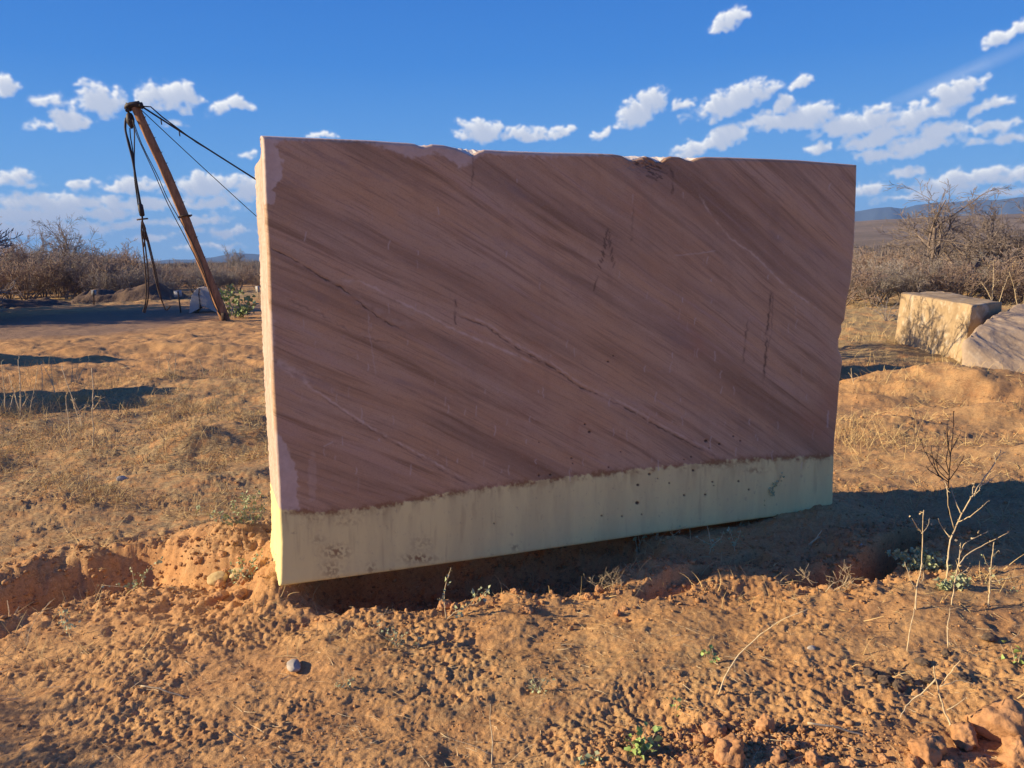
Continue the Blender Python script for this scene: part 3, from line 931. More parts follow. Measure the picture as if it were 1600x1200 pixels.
        for key in att:
            if key == 'side': att[key].append(np.full(m_, min(1, dpt / .014)))
            elif key == 'sunlit_chip': att[key].append(chip_lit)
            elif key == 'q': att[key].append(rq + dpt * .2)
            elif key == 'p': att[key].append(rp + dpt)
            elif key == 'paint': att[key].append(ss(rpt + .25 * fbm(ss_ / 14., np.full(m_, dpt * 10), 2, 651) * ((rpt > .02) & (rpt < .98)), .3, .7))
            else: att[key].append(np.zeros(m_))
        cur = n0 + np.arange(m_)
        pr = prev
        quads.append(np.stack([pr, np.roll(pr, -1), np.roll(cur, -1), cur], -1))
        prev = cur; n0 += m_
    # back face: fan to the centre (rough sawn)
    verts.append((BLOCK_D + (cen - BLOCK_D) - NRM * ((cen - BLOCK_D) @ NRM) - NRM * THICK)[None])
    for key in att: att[key].append(np.array([1.0 if key == 'side' else 0.0]))
    tris = np.stack([prev, np.roll(prev, -1), np.full(m_, n0)], -1)
    V = np.concatenate(verts)
    org = BLOCK_D.copy()
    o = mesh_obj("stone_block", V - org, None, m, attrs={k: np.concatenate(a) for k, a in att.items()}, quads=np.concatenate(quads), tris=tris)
    o.location = org
    bm = bmesh.new(); bm.from_mesh(o.data); bmesh.ops.recalc_face_normals(bm, faces=bm.faces); bm.to_mesh(o.data); bm.free()
    tag(o, "huge upright block of pinkish brown veined marble with a pale yellow painted foot", "stone block")
    return o


cut_block()
#PART2

# ============================================================ more materials
BARK = mottled("bare_bark", (.30, .235, .185), (.20, .155, .125), 9, .95, .3, .004)
TWIG = mottled("dry_twig", (.42, .37, .315), (.30, .26, .22), 5, .95, .2, .004)
TWIG_D = mottled("dark_twig", (.34, .28, .23), (.23, .185, .15), 5, .95, .2, .004)
TWIG_R = mottled("reddish_twig", (.40, .30, .235), (.28, .21, .165), 5, .95, .2, .004)
DRYSTEM = mottled("straw_stem", (.72, .59, .36), (.58, .45, .26), 30, .8, .2, .001, (.42, .32, .18), 90)
DARKSTEM = mottled("dead_dark_stem", (.12, .075, .05), (.17, .11, .07), 30, .9, .2, .001)
DRYGRASS = mottled("dry_grass_blade", (.64, .48, .23), (.46, .34, .16), 3, .85, .1, .001, world_co=True)
LEAF = mottled("grey_green_leaf", (.36, .42, .22), (.48, .52, .32), 18, .8, .3, .001)
LEAFG = mottled("fresh_green_leaf", (.30, .44, .12), (.42, .54, .20), 18, .6, .3, .001)
STEEL = mottled("dark_oily_steel", (.020, .016, .016), (.05, .032, .024), 12, .6, .3, .002, spec=.4)
CABLE = mottled("wire_rope", (.018, .017, .022), (.035, .028, .026), 40, .6, .2, .001, spec=.4)
SLING = mottled("rusty_sling_rope", (.12, .075, .045), (.06, .04, .03), 20, .8, .3, .002)


def unit(v):
    return v / (np.linalg.norm(v, axis=-1, keepdims=True) + 1e-12)


# ============================================================ bare trees and shrubs
def grow(rng, pts, rad, nchild, lratio, spread, wander, up, rratio, tmin=.3, K=5, flat=1.0):
    n, k, _ = pts.shape
    m = n * nchild
    par = np.repeat(np.arange(n), nchild)
    t = (tmin + (1 - tmin) * ((np.tile(np.arange(nchild), n) + rng.rand(m)) / nchild)) * (k - 1)
    i = np.minimum(t.astype(int), k - 2); f = (t - i)[:, None]
    base = pts[par, i] * (1 - f) + pts[par, i + 1] * f
    tan = unit(pts[par, i + 1] - pts[par, i])
    L = np.linalg.norm(np.diff(pts, axis=1), axis=2).sum(1)[par] * lratio * rng.uniform(.55, 1.25, m) * (1.15 - .45 * t / (k - 1))
    r0 = (rad[par, i] * rratio) * rng.uniform(.75, 1.1, m)
    rnd = rng.normal(size=(m, 3)); rnd[:, 2] *= flat
    rnd = unit(rnd - tan * (rnd * tan).sum(1, keepdims=True))
    ang = np.radians(spread) * rng.uniform(.6, 1.3, m)[:, None]
    d = unit(tan * np.cos(ang) + rnd * np.sin(ang))
    P = [base]
    for j in range(K - 1):
        d = unit(d + wander * rng.normal(size=(m, 3)) + np.array([0, 0, up]))
        P.append(P[-1] + d * (L / (K - 1))[:, None])
    P = np.stack(P, 1)
    R_ = r0[:, None] * np.linspace(1, .35, K)[None]
    return P, R_


def root_stems(rng, n, height, lean, r, K=7, spread0=.12, wander=.14):
    P = []
    for i in range(n):
        a = 2 * np.pi * (i + rng.rand() * .7) / n
        d = np.array([math.cos(a) * lean, math.sin(a) * lean, 1.0]); d /= np.linalg.norm(d)
        p = np.array([math.cos(a), math.sin(a), 0]) * spread0 * rng.rand(); q = [p]
        h = height * rng.uniform(.75, 1.1)
        for j in range(K - 1):
            d = unit(d + rng.normal(size=3) * wander + np.array([0, 0, .05]))
            q.append(q[-1] + d * h / (K - 1))
        P.append(q)
    P = np.array(P); P[:, 0, 2] -= .15
    return P, np.linspace(r, r * .4, K)[None] * rng.uniform(.7, 1.1, n)[:, None]


def shrub(name, seed, stems, height, lean, r, levels, wood, twigm, leaf=None, rmin=.0065, dome=None):
    rng = np.random.RandomState(seed)
    P, R_ = root_stems(rng, stems, height, lean, r)
    root = empty(name, (0, 0, 0))
    a = MB(); a.tubes(P, R_, 6)
    b = MB(); last = None
    for li, lv in enumerate(levels):
        P, R_ = grow(rng, P, R_, *lv)
        R_ = np.maximum(R_, rmin)
        if dome is not None:      # keep the crown inside a rounded outline
            c_ = np.array([0, 0, dome[2]]); q_ = np.linalg.norm((P - c_) / np.array([dome[0], dome[0], dome[1]]), axis=2, keepdims=True)
            P = c_ + (P - c_) * np.where(q_ > 1, (1 + .35 * (q_ - 1)) / np.maximum(q_, 1e-6), 1)
        (a if li == 0 else b).tubes(P, R_, 4 if li == 0 else 3)
        last = P
    a.build('trunk', wood, root)
    b.build('crown', twigm, root)
    if leaf:
        n, mat, size = leaf
        leaves(rng, last, n, size).build('leaves', mat, root, smooth=False)
    return root


def leaves(rng, P, n, size, up=.3):
    i = rng.randint(0, len(P), n); j = rng.randint(1, P.shape[1], n)
    c = P[i, j] + rng.normal(size=(n, 3)) * size * .4
    u = unit(rng.normal(size=(n, 3)) + np.array([0, 0, up])); w = unit(np.cross(u, rng.normal(size=(n, 3))))
    s = size * rng.uniform(.6, 1.3, n)[:, None]
    nn = np.cross(u, w) * .18
    v = np.stack([c, c + (u * .5 + w * .38 + nn) * s, c + u * s, c + (u * .5 - w * .38 + nn) * s], 1)
    m = MB(); k = np.arange(n)[:, None] * 4
    m.add(v, t=np.concatenate([k + [0, 1, 2], k + [0, 2, 3]]))
    return m


#                    n  len  spr wand up   rr  tmin K flat
LV_SHRUB = [(6, .62, 34, .16, .05, .6, .25, 5, .6), (6, .55, 38, .18, .06, .6, .15, 5, 1), (5, .55, 40, .2, .05, .6, .1, 4, 1)]
LV_TREE = [(8, .80, 46, .20, .04, .6, .3, 6, .5), (7, .60, 42, .22, .05, .6, .2, 6, .8), (7, .52, 40, .22, .05, .62, .1, 5, 1), (6, .5, 42, .2, .05, .7, .1, 3, 1)]
protos = [
    shrub('bare_shrub', 1, 7, 1.7, .55, .035, LV_SHRUB, BARK, TWIG),
    shrub('bare_shrub', 2, 6, 1.5, .8, .03, LV_SHRUB, BARK, TWIG_R),
    shrub('bare_shrub', 3, 9, 1.9, .45, .03, LV_SHRUB, BARK, TWIG),
    shrub('bare_shrub', 4, 5, 1.3, 1.0, .035, LV_SHRUB, BARK, TWIG_R, (500, DRYGRASS, .03)),
    shrub('bare_shrub', 5, 8, 1.6, .6, .03, LV_SHRUB, BARK, TWIG, (400, LEAF, .035)),
]
proto_tree = [
    shrub('bare_tree', 11, 3, 2.0, .55, .075, LV_TREE, BARK, TWIG),
    shrub('bare_tree', 12, 2, 2.3, .5, .09, LV_TREE, BARK, TWIG),
    shrub('bare_tree', 13, 4, 2.1, .35, .06, LV_TREE, BARK, TWIG_R),
    shrub('bare_tree', 14, 3, 1.9, .7, .09, [(7, .82, 46, .20, .03, .6, .3, 6, .5), (6, .62, 42, .22, .04, .6, .2, 6, .8), (6, .52, 40, .22, .05, .62, .1, 5, 1), (4, .55, 38, .2, .06, .7, .1, 4, 1)], BARK, TWIG_D, rmin=.0042, dome=(2.7, 1.75, 1.7)),
]
PH = {}
for o in protos + proto_tree:
    cr = [c for c in o.children if c.name.startswith('crown')][0].data
    zz = float(np.percentile([v.co[2] for v in cr.vertices], 98.5))
    PH[o.name] = zz
used = set()


def place(proto, x, y, height, rz, label, cat, group=None, wide=1.0):
    o = proto if proto.name not in used else copy_tree(proto)
    first = proto.name not in used
    used.add(proto.name)
    s = height / PH[proto.name]
    o.location = (x, y, hz(x, y) - .03)
    o.rotation_euler = (0, 0, rz)
    o.scale = (s * wide, s * wide, s)
    for k in ('label', 'category', 'group'):
        if k in o: del o[k]
    tag(o, label, cat, group)
    return o


def at_depth(px, depth):
    """ground position seen in column px at a forward distance"""
    d = ray(px, 500); x = d[0] / d[1] * depth
    return x, depth


rng = np.random.RandomState(77)
THL = "bare grey shrub in the leafless thicket beyond the dirt track, left of the marble block"
THR = "bare grey-brown shrub in the thicket behind the smaller rocks, right of the marble block"
GL = "shrubs of the thicket at left"; GR = "shrubs of the thicket at right"
# trees one can tell apart
def tree_at(pi, px, depth, toppy, rz, label, wide=1.0, cat='tree', group=None, proto=None):
    x, y = at_depth(px, depth)
    # height from the row its top reaches
    d = ray(px, toppy); ztop = EYE[2] + d[2] * (y / d[1])
    return place(proto or proto_tree[pi], x, y, ztop - hz(x, y), rz, label, cat, group, wide)


tree_at(3, 104, 44, 346, .6, "largest bare tree on the left, spreading above the thicket under the clouds", .95)
tree_at(2, 26, 47, 378, 2.1, "thin upright bare tree at the far left edge of the thicket", .8)
tree_at(2, 192, 52, 391, 4.0, "small dark bare tree above the thicket, between largest tree and pole", .7)
tree_at(1, 366, 60, 391, 1.0, "slender lone bare tree against the blue mountains, right of the leaning pole", .62)
tree_at(3, 1484, 26.5, 299, 2.6, "large rounded bare tree standing behind the squared rock at right", 1.38)
tree_at(3, 1628, 25.5, 290, 4.2, "bare tree at the right edge, partly out of the frame", 1.05)

for px in list(range(-60, 420, 17)):
    for row in range(4):
        dpt = 40 + row * 7 + rng.uniform(-2, 3)
        if px > 290: dpt += 6
        x, y = at_depth(px + rng.uniform(-12, 12), dpt)
        hgt = rng.uniform(1.35, 2.0) + (.40 if px < 170 else 0) + row * .12
        if px > 225: hgt *= .74
        place(protos[rng.randint(0, 5)], x, y, hgt, rng.uniform(0, 6.28), THL, 'shrub', GL, rng.uniform(1.0, 1.4))
for px in list(range(1315, 1690, 22)):
    for row in range(4):
        dpt = 23.5 + row * 6 + rng.uniform(-1.5, 2.5)
        x, y = at_depth(px + rng.uniform(-14, 14), dpt)
        hgt = rng.uniform(.9, 1.5) + row * .02
        place(protos[rng.randint(0, 5)], x, y, hgt, rng.uniform(0, 6.28), THR, 'shrub', GR, rng.uniform(1.1, 1.5))
for i in range(40):      # carries on behind the block, where only a step aside shows it
    px = rng.uniform(470, 1270); dpt = rng.uniform(38, 60)
    x, y = at_depth(px, dpt)
    place(protos[rng.randint(0, 5)], x, y, rng.uniform(1.5, 2.1), rng.uniform(0, 6.28), "bare grey shrub in the thicket directly behind the marble block", 'shrub', "shrubs behind the marble block", 1.2)
# clumps outside the frame at left, whose shade falls on the track
for i, (x, y, h_) in enumerate([(-20, 23.9, 3.4), (-19.4, 25.3, 3.9), (-21.5, 24.2, 4.2), (-22, 27.5, 4.3), (-23.5, 30, 4.2), (-22.5, 26, 4.4), (-19.8, 24.4, 3.6), (-24, 28.8, 4.2), (-20.6, 26.6, 4)]):
    place(proto_tree[i % 3], x, y, h_, i * 1.3, "bare tree left of the frame beside the dirt track", 'tree', "trees beside the track out of frame", 1.25)


for (x, y, h_, rz_) in [(-4.5, 2.1, 1.05, 0.4)]:  # added out of view to cast soft shade over the left foreground
    place(proto_tree[0], x, y, h_, rz_, "bare sapling added on the left out of view for its soft shade", 'tree', None, 1.0)


# ---- brushland beyond, too many to count
def brushland():
    rng = np.random.RandomState(5)
    n = 5200
    a = np.radians(rng.uniform(-50, 50, n)); r = 62 * np.exp(rng.rand(n) ** .8 * math.log(9.5))
    r = np.where(a > .28, r * .72, r)
    x = np.sin(a) * r; y = np.cos(a) * r
    z = H(x, y, fine=False)
    k = 34
    th = rng.uniform(0, 2 * np.pi, (n, k)); ln = rng.uniform(.5, 1.0, (n, k)) * (1.3 + rng.rand(n, 1) * .8)
    tilt = rng.uniform(.1, 1.2, (n, k))
    d = np.stack([np.cos(th) * np.sin(tilt), np.sin(th) * np.sin(tilt), np.cos(tilt)], -1)
    base = np.stack([x, y, z], -1)[:, None] + rng.normal(size=(n, k, 3)) * np.array([.55, .55, .05])
    w = unit(np.cross(d, rng.normal(size=(n, k, 3)))) * (.018 + .00030 * r)[:, None, None]
    mid = base + d * ln[..., None] * .55 + w * 2.2
    tip = base + d * ln[..., None] + np.array([0, 0, .1])
    V = np.stack([base - w, base + w, mid + w, mid - w, tip], 2).reshape(-1, 3)
    i0 = np.arange(n * k)[:, None] * 5
    mesh_obj("brushland", V, None, mottled("far_brush", (.26, .215, .175), (.19, .155, .125), .05, .95, 0, .001, world_co=True), smooth=False,
             quads=i0 + [0, 1, 2, 3], tris=i0 + [3, 2, 4])['kind'] = 'stuff'


brushland()

# ============================================================ leaning derrick pole and its tackle
base_p = hit(352, 500)
PD = base_p[1]


def at(px, py, dy=0.0):
    """a point in the upright plane of the pole, seen through a pixel"""
    d = ray(px, py)
    return EYE + d * ((PD + dy) / d[1])


wood_m = mottled("weathered_pole_wood", (.42, .215, .10), (.26, .13, .065), 5, .8, .5, .006, (.15, .08, .045), 24, stretch=(3, 3, .5))
derrick = empty('derrick_pole', tuple(base_p))
tag(derrick, "tall leaning brown wooden derrick pole with a dark steel cap, left of the marble block", "derrick")
m = MB()
ctl = [(354, 506, .0), (340, 470, .0), (318, 415, .0), (288, 338, .0), (255, 262, 0), (230, 206, 0), (211, 166, 0)]
pp = np.array([at(*c) for c in ctl]); K = 60
tt = np.linspace(0, len(ctl) - 1, K)
pole = np.stack([np.interp(tt, np.arange(len(ctl)), pp[:, i]) for i in range(3)], -1)
pole += np.stack([.012 * np.sin(tt * 2.1), tt * 0, tt * 0], -1)
rad = np.linspace(.135, .115, K) * (1 + .05 * fbm(tt * 3, tt * 0, 2, 5))
m.tube(pole, rad, 14)
m.build('pole', wood_m, derrick, origin=base_p)
# bent strap along the upper pole
axis = unit(pp[-1] - pp[0])
m = MB()
ringc = at(289, 338)
rg = np.array([ringc + .15 * (math.cos(t) * np.array([1, 0, 0]) + math.sin(t) * np.array([0, 1, .0])) + .02 * math.cos(t) * np.array([0, 0, 1]) for t in np.linspace(0, 2 * math.pi, 20)])
m.tube(rg, .028, 6); m.tube([at(278, 340), at(300, 336)], .022, 6)
m.build('clamp_ring', SLING, derrick, origin=base_p)
m = MB()
for f in np.linspace(.06, .93, 15):
    c = pole[int(f * (K - 1))]
    dx = np.array([1.0, -.3, .35]); s_ = 1
    m.tube([c + dx * .09 * s_, c + dx * .16 * s_], .010, 5)
m.build('climbing_pins', STEEL, derrick, origin=base_p)
# head: a curved steel saddle with side plates
m = MB()
hp = [at(199, 172), at(201, 168), at(206, 165.5), at(212, 164), at(219, 162.5), at(220.5, 166)]
for sy in (-.09, .09):
    m.tube([p + np.array([0, sy, 0]) for p in hp], [.05, .085, .085, .075, .07, .04], 8)
m.tube([at(199, 172, -.16), at(199, 172, .16)], .06, 10)
m.tube([at(220, 165, -.16), at(220, 165, .16)], .05, 10)
m.box(at(210, 165.5), (.36, .26, .07), np.array([[.98, 0, -.2], [0, 1, 0], [.2, 0, .98]]).T)
m.build('head_cap', STEEL, derrick, origin=base_p)
m = MB(); m.tube([at(347, 493, -.16), at(349, 497, .17)], .03, 8); m.box(at(350, 497, -.15), (.13, .05, .28))
m.build('foot_bracket', SLING, derrick, origin=base_p)

# tackle hanging from the cap
org = at(203, 174)
tackle = empty('hoist_tackle', tuple(org))
tag(tackle, "hanging pulley tackle of dark wire ropes and slings under the derrick cap", "hoist")
m = MB()
c0, c1 = at(201.5, 176), at(206, 201)
ax = unit(c1 - c0)
prof = [(0, .03), (.05, .07), (.2, .10), (.45, .115), (.7, .10), (.9, .05), (1.0, .025)]
m.tube([c0 + (c1 - c0) * t for t, _ in prof], [r * .95 for _, r in prof], 10)
m.tube([at(200, 173), at(201.5, 177)], .035, 8)
m.tube([at(203.5, 187, -.13), at(203.5, 187, .13)], .035, 8)
m.build('upper_pulley', STEEL, tackle, origin=org)
m = MB()
c0, c1 = at(218.8, 319), at(222.5, 338)
m.tube([c0, c0 + (c1 - c0) * .08, c0 + (c1 - c0) * .5, c0 + (c1 - c0) * .92, c1], [.05, .075, .078, .072, .04], 8)
m.tube([c1, at(222.7, 342)], .02, 6)
m.build('lower_pulley', STEEL, tackle, origin=org)
m = MB(); m.tube([at(214, 343.3), at(231, 341.5)], .022, 8); m.tube([at(222, 338), at(222.5, 347)], .025, 8)
m.build('lifting_bar', SLING, tackle, origin=org)


def rope(pts, r, m, dy=0.0, sub=5, sides=5):
    P = np.array([at(*(p if len(p) == 3 else (p[0], p[1], dy))) for p in pts])
    t = np.linspace(0, len(P) - 1, (len(P) - 1) * sub + 1)
    # Catmull-Rom
    Q = []
    for v in t:
        i = min(int(v), len(P) - 2); f = v - i
        p0, p1, p2, p3 = P[max(i - 1, 0)], P[i], P[i + 1], P[min(i + 2, len(P) - 1)]
        Q.append(.5 * ((2 * p1) + (-p0 + p2) * f + (2 * p0 - 5 * p1 + 4 * p2 - p3) * f * f + (-p0 + 3 * p1 - 3 * p2 + p3) * f ** 3))
    m.tube(Q, r, sides)


for pts, r in [([(196.5, 184), (195.5, 200), (200, 222), (207, 250), (213, 285), (219, 321)], .026),
               ([(197.5, 186), (197, 204), (203, 226), (208, 250), (211, 285), (216, 321)], .018),
               ([(203, 200), (204, 214), (207, 232), (210.5, 262), (216, 295), (221, 321)], .016),
               ([(208, 190), (210, 205), (210, 230), (210, 255), (213, 290), (220, 321)], .018)]:
    m = MB(); rope(pts, r, m); m.build('hoist_rope', CABLE, tackle, origin=org)
for pts, r in [([(221.5, 346), (221, 362), (223, 380), (225.5, 405), (228, 440), (228, 470), (223.5, 488)], .020),
               ([(222, 346), (224.5, 366), (228, 392), (231, 420), (232, 450), (231, 470), (226, 489)], .020),
               ([(222.5, 346), (228, 366), (232, 384), (238, 410), (244, 440), (250, 462), (257, 480)], .020),
               ([(223, 346), (231, 372), (238, 400), (245, 432), (251, 462), (259, 484), (266, 478)], .018),
               ([(222.5, 346), (225, 356), (222, 366), (226, 376), (224, 386)], .026),
               ([(223, 347), (227, 358), (226, 368), (231, 378), (234, 384)], .026)]:
    m = MB(); rope(pts, r, m); m.build('sling', SLING, tackle, origin=org)

for pts, lab in [([(207, 187), (215, 214), (240, 268), (262, 318), (290, 372), (318, 428), (333, 474), (346, 494)], "left hauling line running from the pulley down to the pole foot"),
                 ([(208, 188), (222, 226), (247, 276), (262, 310), (288, 356), (312, 404), (328, 452), (344, 492)], "right hauling line running close beside the leaning pole to its foot")]:
    m = MB(); org2 = at(*pts[0]); rope([(p[0], p[1], -.14) for p in pts], .013, m)
    tag(m.build('hauling_line', CABLE, origin=org2), lab, 'cable', 'hauling lines of the derrick')
# stay cables to ground anchors behind the block
def stay(p0, q, r, sag, extra=None):
    a = at(*p0); b = hit(*q); b[2] -= .05
    t = np.linspace(0, 1, 26)[:, None]
    P = a + (b - a) * t; P[:, 2] -= sag * 4 * (t * (1 - t))[:, 0]
    m = MB(); m.tube(P, r, 6)
    return m, P, a


m, P, a = stay((221, 166), (700, 458), .024, .12)
loop = [P[0], P[0] + np.array([.25, 0, -.02]), P[0] + np.array([.55, 0, -.30]), P[3] + np.array([0, 0, -.02]), P[4]]
m.tube(loop, .018, 6)
for f in (1, 2):
    m.tube([P[f] + np.array([0, 0, .03]), P[f] + np.array([.02, 0, -.16])], .018, 5)
tag(m.build('stay_cable', CABLE, origin=a), "thick black stay cable from the derrick cap down behind the marble block", 'cable')
m, P, a = stay((221, 172), (545, 462), .012, .10)
tag(m.build('stay_cable', CABLE, origin=a), "thin slack stay wire below the thick black stay cable", 'cable')

# ============================================================ small marker signs
SIGNW = mottled("sign_white_paint", (.55, .55, .53), (.42, .42, .40), 20, .6, .1, .001)


def sign(px, pw, ytop, ybot, ybase, lab, lean=0.0, split=True):
    b = hit(px + lean, ybase)
    D = b[1]; k = D / F_PX

    def q(x, y, dy=0.0):
        d = ray(x, y); return EYE + d * ((D + dy) / d[1])
    root = empty('marker_sign', tuple(b))
    tag(root, lab, 'sign')
    m = MB(); m.tube([b - np.array([0, 0, .1]), q(px, ytop + 1)], .022, 6)
    m.build('post', DARKSTEM if split else DRYSTEM, root, origin=b)
    c = q(px, (ytop + ybot) / 2, .035)
    m = MB(); m.box(c, (pw * k, .012, (ybot - ytop) * k), np.array([[1, 0, lean * -.01], [0, 1, 0], [lean * .01, 0, 1]]))
    m.build('panel', SIGNW, root, smooth=False, origin=b)


sign(146.5, 8, 453, 461, 477, "small white marker sign on a thin post before the shaded dirt bank")
sign(278, 12, 454, 464, 489, "small pale sign on a leaning post left of the arched stone", lean=5)
sign(402.5, 6, 447, 456, 466, "tiny white sign just left of the marble block, in the far grass", split=False)

# ============================================================ arched grey stone behind the pole
def arch_stone():
    b = hit(318, 489); D = b[1]

    def q(x, y, dy=0.0):
        d = ray(x, y); return EYE + d * ((D + dy) / d[1])
    out = [(295, 491), (296, 474), (299, 462), (304, 454), (309, 449.5), (316, 448), (324, 449), (331, 453), (337, 462), (341, 473), (343, 491)]
    o2 = []
    for i in range(len(out) - 1):
        for f in (0, .33, .66): o2.append((out[i][0] * (1 - f) + out[i + 1][0] * f, out[i][1] * (1 - f) + out[i + 1][1] * f))
    o2.append(out[-1]); n = len(o2)
    rings = []
    for j, dy in enumerate([0, .03, .1, .2, .35, .5, .65, .75]):
        c = q(319, 475, dy)
        ring = []
        for i, (x, y) in enumerate(o2):
            p = q(x, y) + np.array([0, dy, 0])
            nz = .03 * float(pn(np.array([i * .6]), np.array([dy * 9.]), 7)[0])
            shr = .97 if j == 0 else (1 if j < 7 else .95)
            p = c + (p - c) * (shr + (nz if j else 0)); ring.append(p)
        rings.append(ring)
    V = np.array(rings).reshape(-1, 3); R_ = len(rings)
    idx = np.arange(R_ * n).reshape(R_, n)
    q4 = np.stack([idx[:-1, :-1], idx[:-1, 1:], idx[1:, 1:], idx[1:, :-1]], -1).reshape(-1, 4).tolist()
    V = np.vstack([V, q(319, 478)[None], q(319, 478, .75)[None]])
    f = q4 + [[idx[0, i + 1], idx[0, i], R_ * n] for i in range(n - 1)] + [[idx[-1, i], idx[-1, i + 1], R_ * n + 1] for i in range(n - 1)]
    o = mesh_obj('arched_stone', V - b, f, mottled("pale_grey_stone", (.50, .46, .42), (.62, .54, .44), 3, .85, .4, .01, (.4, .36, .33), 20), smooth=False)
    o.location = b
    tag(o, "pale grey stone slab with an arched top standing behind the leaning pole's foot", 'stone')
    m = MB()
    P = [q(311, 452, -.02), q(310.5, 460, -.035), q(312, 470, -.035), q(313, 479, -.035)]
    m.tube([q(316, 447, .3), q(312, 448.5, .05)] + P, .016, 5); m.tube([q(312.5, 477, -.04), q(313.5, 481, -.04)], .035, 6)
    tag(m.build('rope', CABLE, origin=P[0]), "short dark rope hanging over the face of the arched grey stone", 'rope')
    m = MB(); rg = np.random.RandomState(4)
    for i in range(14):
        c = q(320 + rg.rand() * 11, 448.5 + rg.rand() * 3, .1 + rg.rand() * .3)
        m.tube([c, c + rg.normal(size=3) * .07], rg.uniform(.02, .05), 5)
    tag(m.build('rubble_heap', DARKSTEM, origin=q(325, 450, .2)), "dark rubble lying on top of the arched grey stone", 'rubble')


arch_stone()


# ============================================================ dirt bank by the track
def dirt_bank(px0, px1, depth, hgt, seed, lab):
    x0, _ = at_depth(px0, depth); x1, _ = at_depth(px1, depth)
    nx, ny = 90, 26
    u = np.linspace(0, 1, nx); v = np.linspace(-1, 1, ny)
    U_, V_ = np.meshgrid(u, v)
    X = x0 + (x1 - x0) * U_; Y = depth + V_ * 1.9 + .3 * fbm(X / 2, V_, 2, seed)
    env = ss(U_, 0, .18) * (1 - ss(U_, .75, 1)) * (1 - np.abs(V_) ** 1.8)
    Z = H(X.copy(), Y.copy(), fine=False) - .04 + hgt * env * (.75 + .55 * fbm(X / 1.3, Y / 1.3, 4, seed + 3)) + .03 * fbm(X / .3, Y / .3, 3, seed + 5)
    c = np.array([(x0 + x1) / 2, depth, 0])
    idx = np.arange(nx * ny).reshape(ny, nx)
    o = mesh_obj('dirt_bank', np.stack([X, Y, Z], -1).reshape(-1, 3) - c, None, mottled('shaded_dirt', (.12, .085, .065), (.18, .12, .08), 3, .95, .8, .03, (.09, .065, .05), 18, world_co=True),  # shade lying on the bank put into its dark colour
                 quads=np.stack([idx[:-1, :-1], idx[:-1, 1:], idx[1:, 1:], idx[1:, :-1]], -1).reshape(-1, 4))
    o.location = c
    tag(o, lab, 'dirt bank')


dirt_bank(118, 300, 35.5, .75, 1, "long low bank of shaded dirt between the track and the thicket at left")
dirt_bank(-60, 120, 33.5, .34, 9, "low shaded bank of dirt at the far left edge beside the track")


# ============================================================ cut rocks on the right
def rough_hull(name, pts, mat, lab, cat, seed, amp=.03, sub=4, group=None, noise_s=.35):
    bm = bmesh.new()
    for p in pts: bm.verts.new(tuple(p))
    bmesh.ops.convex_hull(bm, input=bm.verts)
    loose = [v for v in bm.verts if not v.link_faces]
    if loose: bmesh.ops.delete(bm, geom=loose, context='VERTS')
    bmesh.ops.bevel(bm, geom=list(bm.edges), offset=amp * .9, segments=1, affect='EDGES', profile=.6, clamp_overlap=True)
    bmesh.ops.triangulate(bm, faces=bm.faces)
    for _ in range(sub):
        es = [e for e in bm.edges if e.calc_length() > noise_s * .18]
        if es: bmesh.ops.subdivide_edges(bm, edges=es, cuts=1, use_grid_fill=False)
        bmesh.ops.triangulate(bm, faces=[f for f in bm.faces if len(f.verts) > 3])
    bm.normal_update()
    V = np.array([v.co[:] for v in bm.verts]); Nn = np.array([v.normal[:] for v in bm.verts])
    a = V[:, 0] + .7 * V[:, 2]; b = V[:, 1] - .6 * V[:, 2]
    d = amp * (fbm(a / noise_s, b / noise_s, 4, seed, .55) + .5 * np.abs(fbm(b / noise_s * 1.3, V[:, 2] / noise_s * 1.3, 3, seed + 9)))
    V = V + Nn * d[:, None]
    for v, c in zip(bm.verts, V): v.co = c
    bmesh.ops.recalc_face_normals(bm, faces=bm.faces)
    me = bpy.data.meshes.new(name); bm.to_mesh(me); bm.free()
    org = np.array(pts).mean(0); org[2] = np.array(pts)[:, 2].min()
    me.transform(Matrix.Translation(Vector(-org)))
    me.materials.append(mat)
    me.polygons.foreach_set('use_smooth', np.ones(len(me.polygons), bool))
    o = bpy.data.objects.new(name, me); COL.objects.link(o); o.location = org
    if lab: tag(o, lab, cat, group)
    return o


ROCK = mottled("cream_quarry_stone", (.48, .355, .20), (.33, .235, .13), 2.6, .85, .8, .02, (.62, .52, .36), 5)
ROCK2 = mottled("grey_brown_quarry_stone", (.46, .35, .24), (.36, .27, .185), 2.2, .9, .8, .02, (.52, .42, .30), 9)


def atz(px, py, z):
    return plane_hit(px, py, z)


def atd(px, py, dep):
    d = ray(px, py); return EYE + d * (dep / d[1])


tp = [atd(1408, 458, 14.5), atd(1445, 466, 13.9), atd(1519, 477, 12.2), atd(1566, 472, 12.7), atd(1472, 455, 15.2)]
bt = [p * np.array([1, 1, 0]) + np.array([0, 0, -.15]) for p in tp]
bt[0] = bt[0] + np.array([-.08, 0, 0]); bt[2] = bt[2] + np.array([-.10, -.02, 0])
rough_hull('cut_rock', tp + bt, ROCK, "squared cream rock block with sunlit left face and flat top, before the bare tree", 'rock', 31, .014, 5)
m_ = MB(); rg = np.random.RandomState(9)
pts = [atd(*q_) for q_ in ((1506, 538, 11.2), (1517, 521, 11.4), (1549, 494, 12.2), (1600, 473, 12.9), (1660, 464, 13.4), (1730, 478, 13.4))]
pts += [np.array([*at_depth(a_, b_), -.25]) for a_, b_ in ((1507, 11.0), (1560, 10.75), (1640, 10.6), (1740, 10.5), (1730, 14.2), (1570, 13.4))]
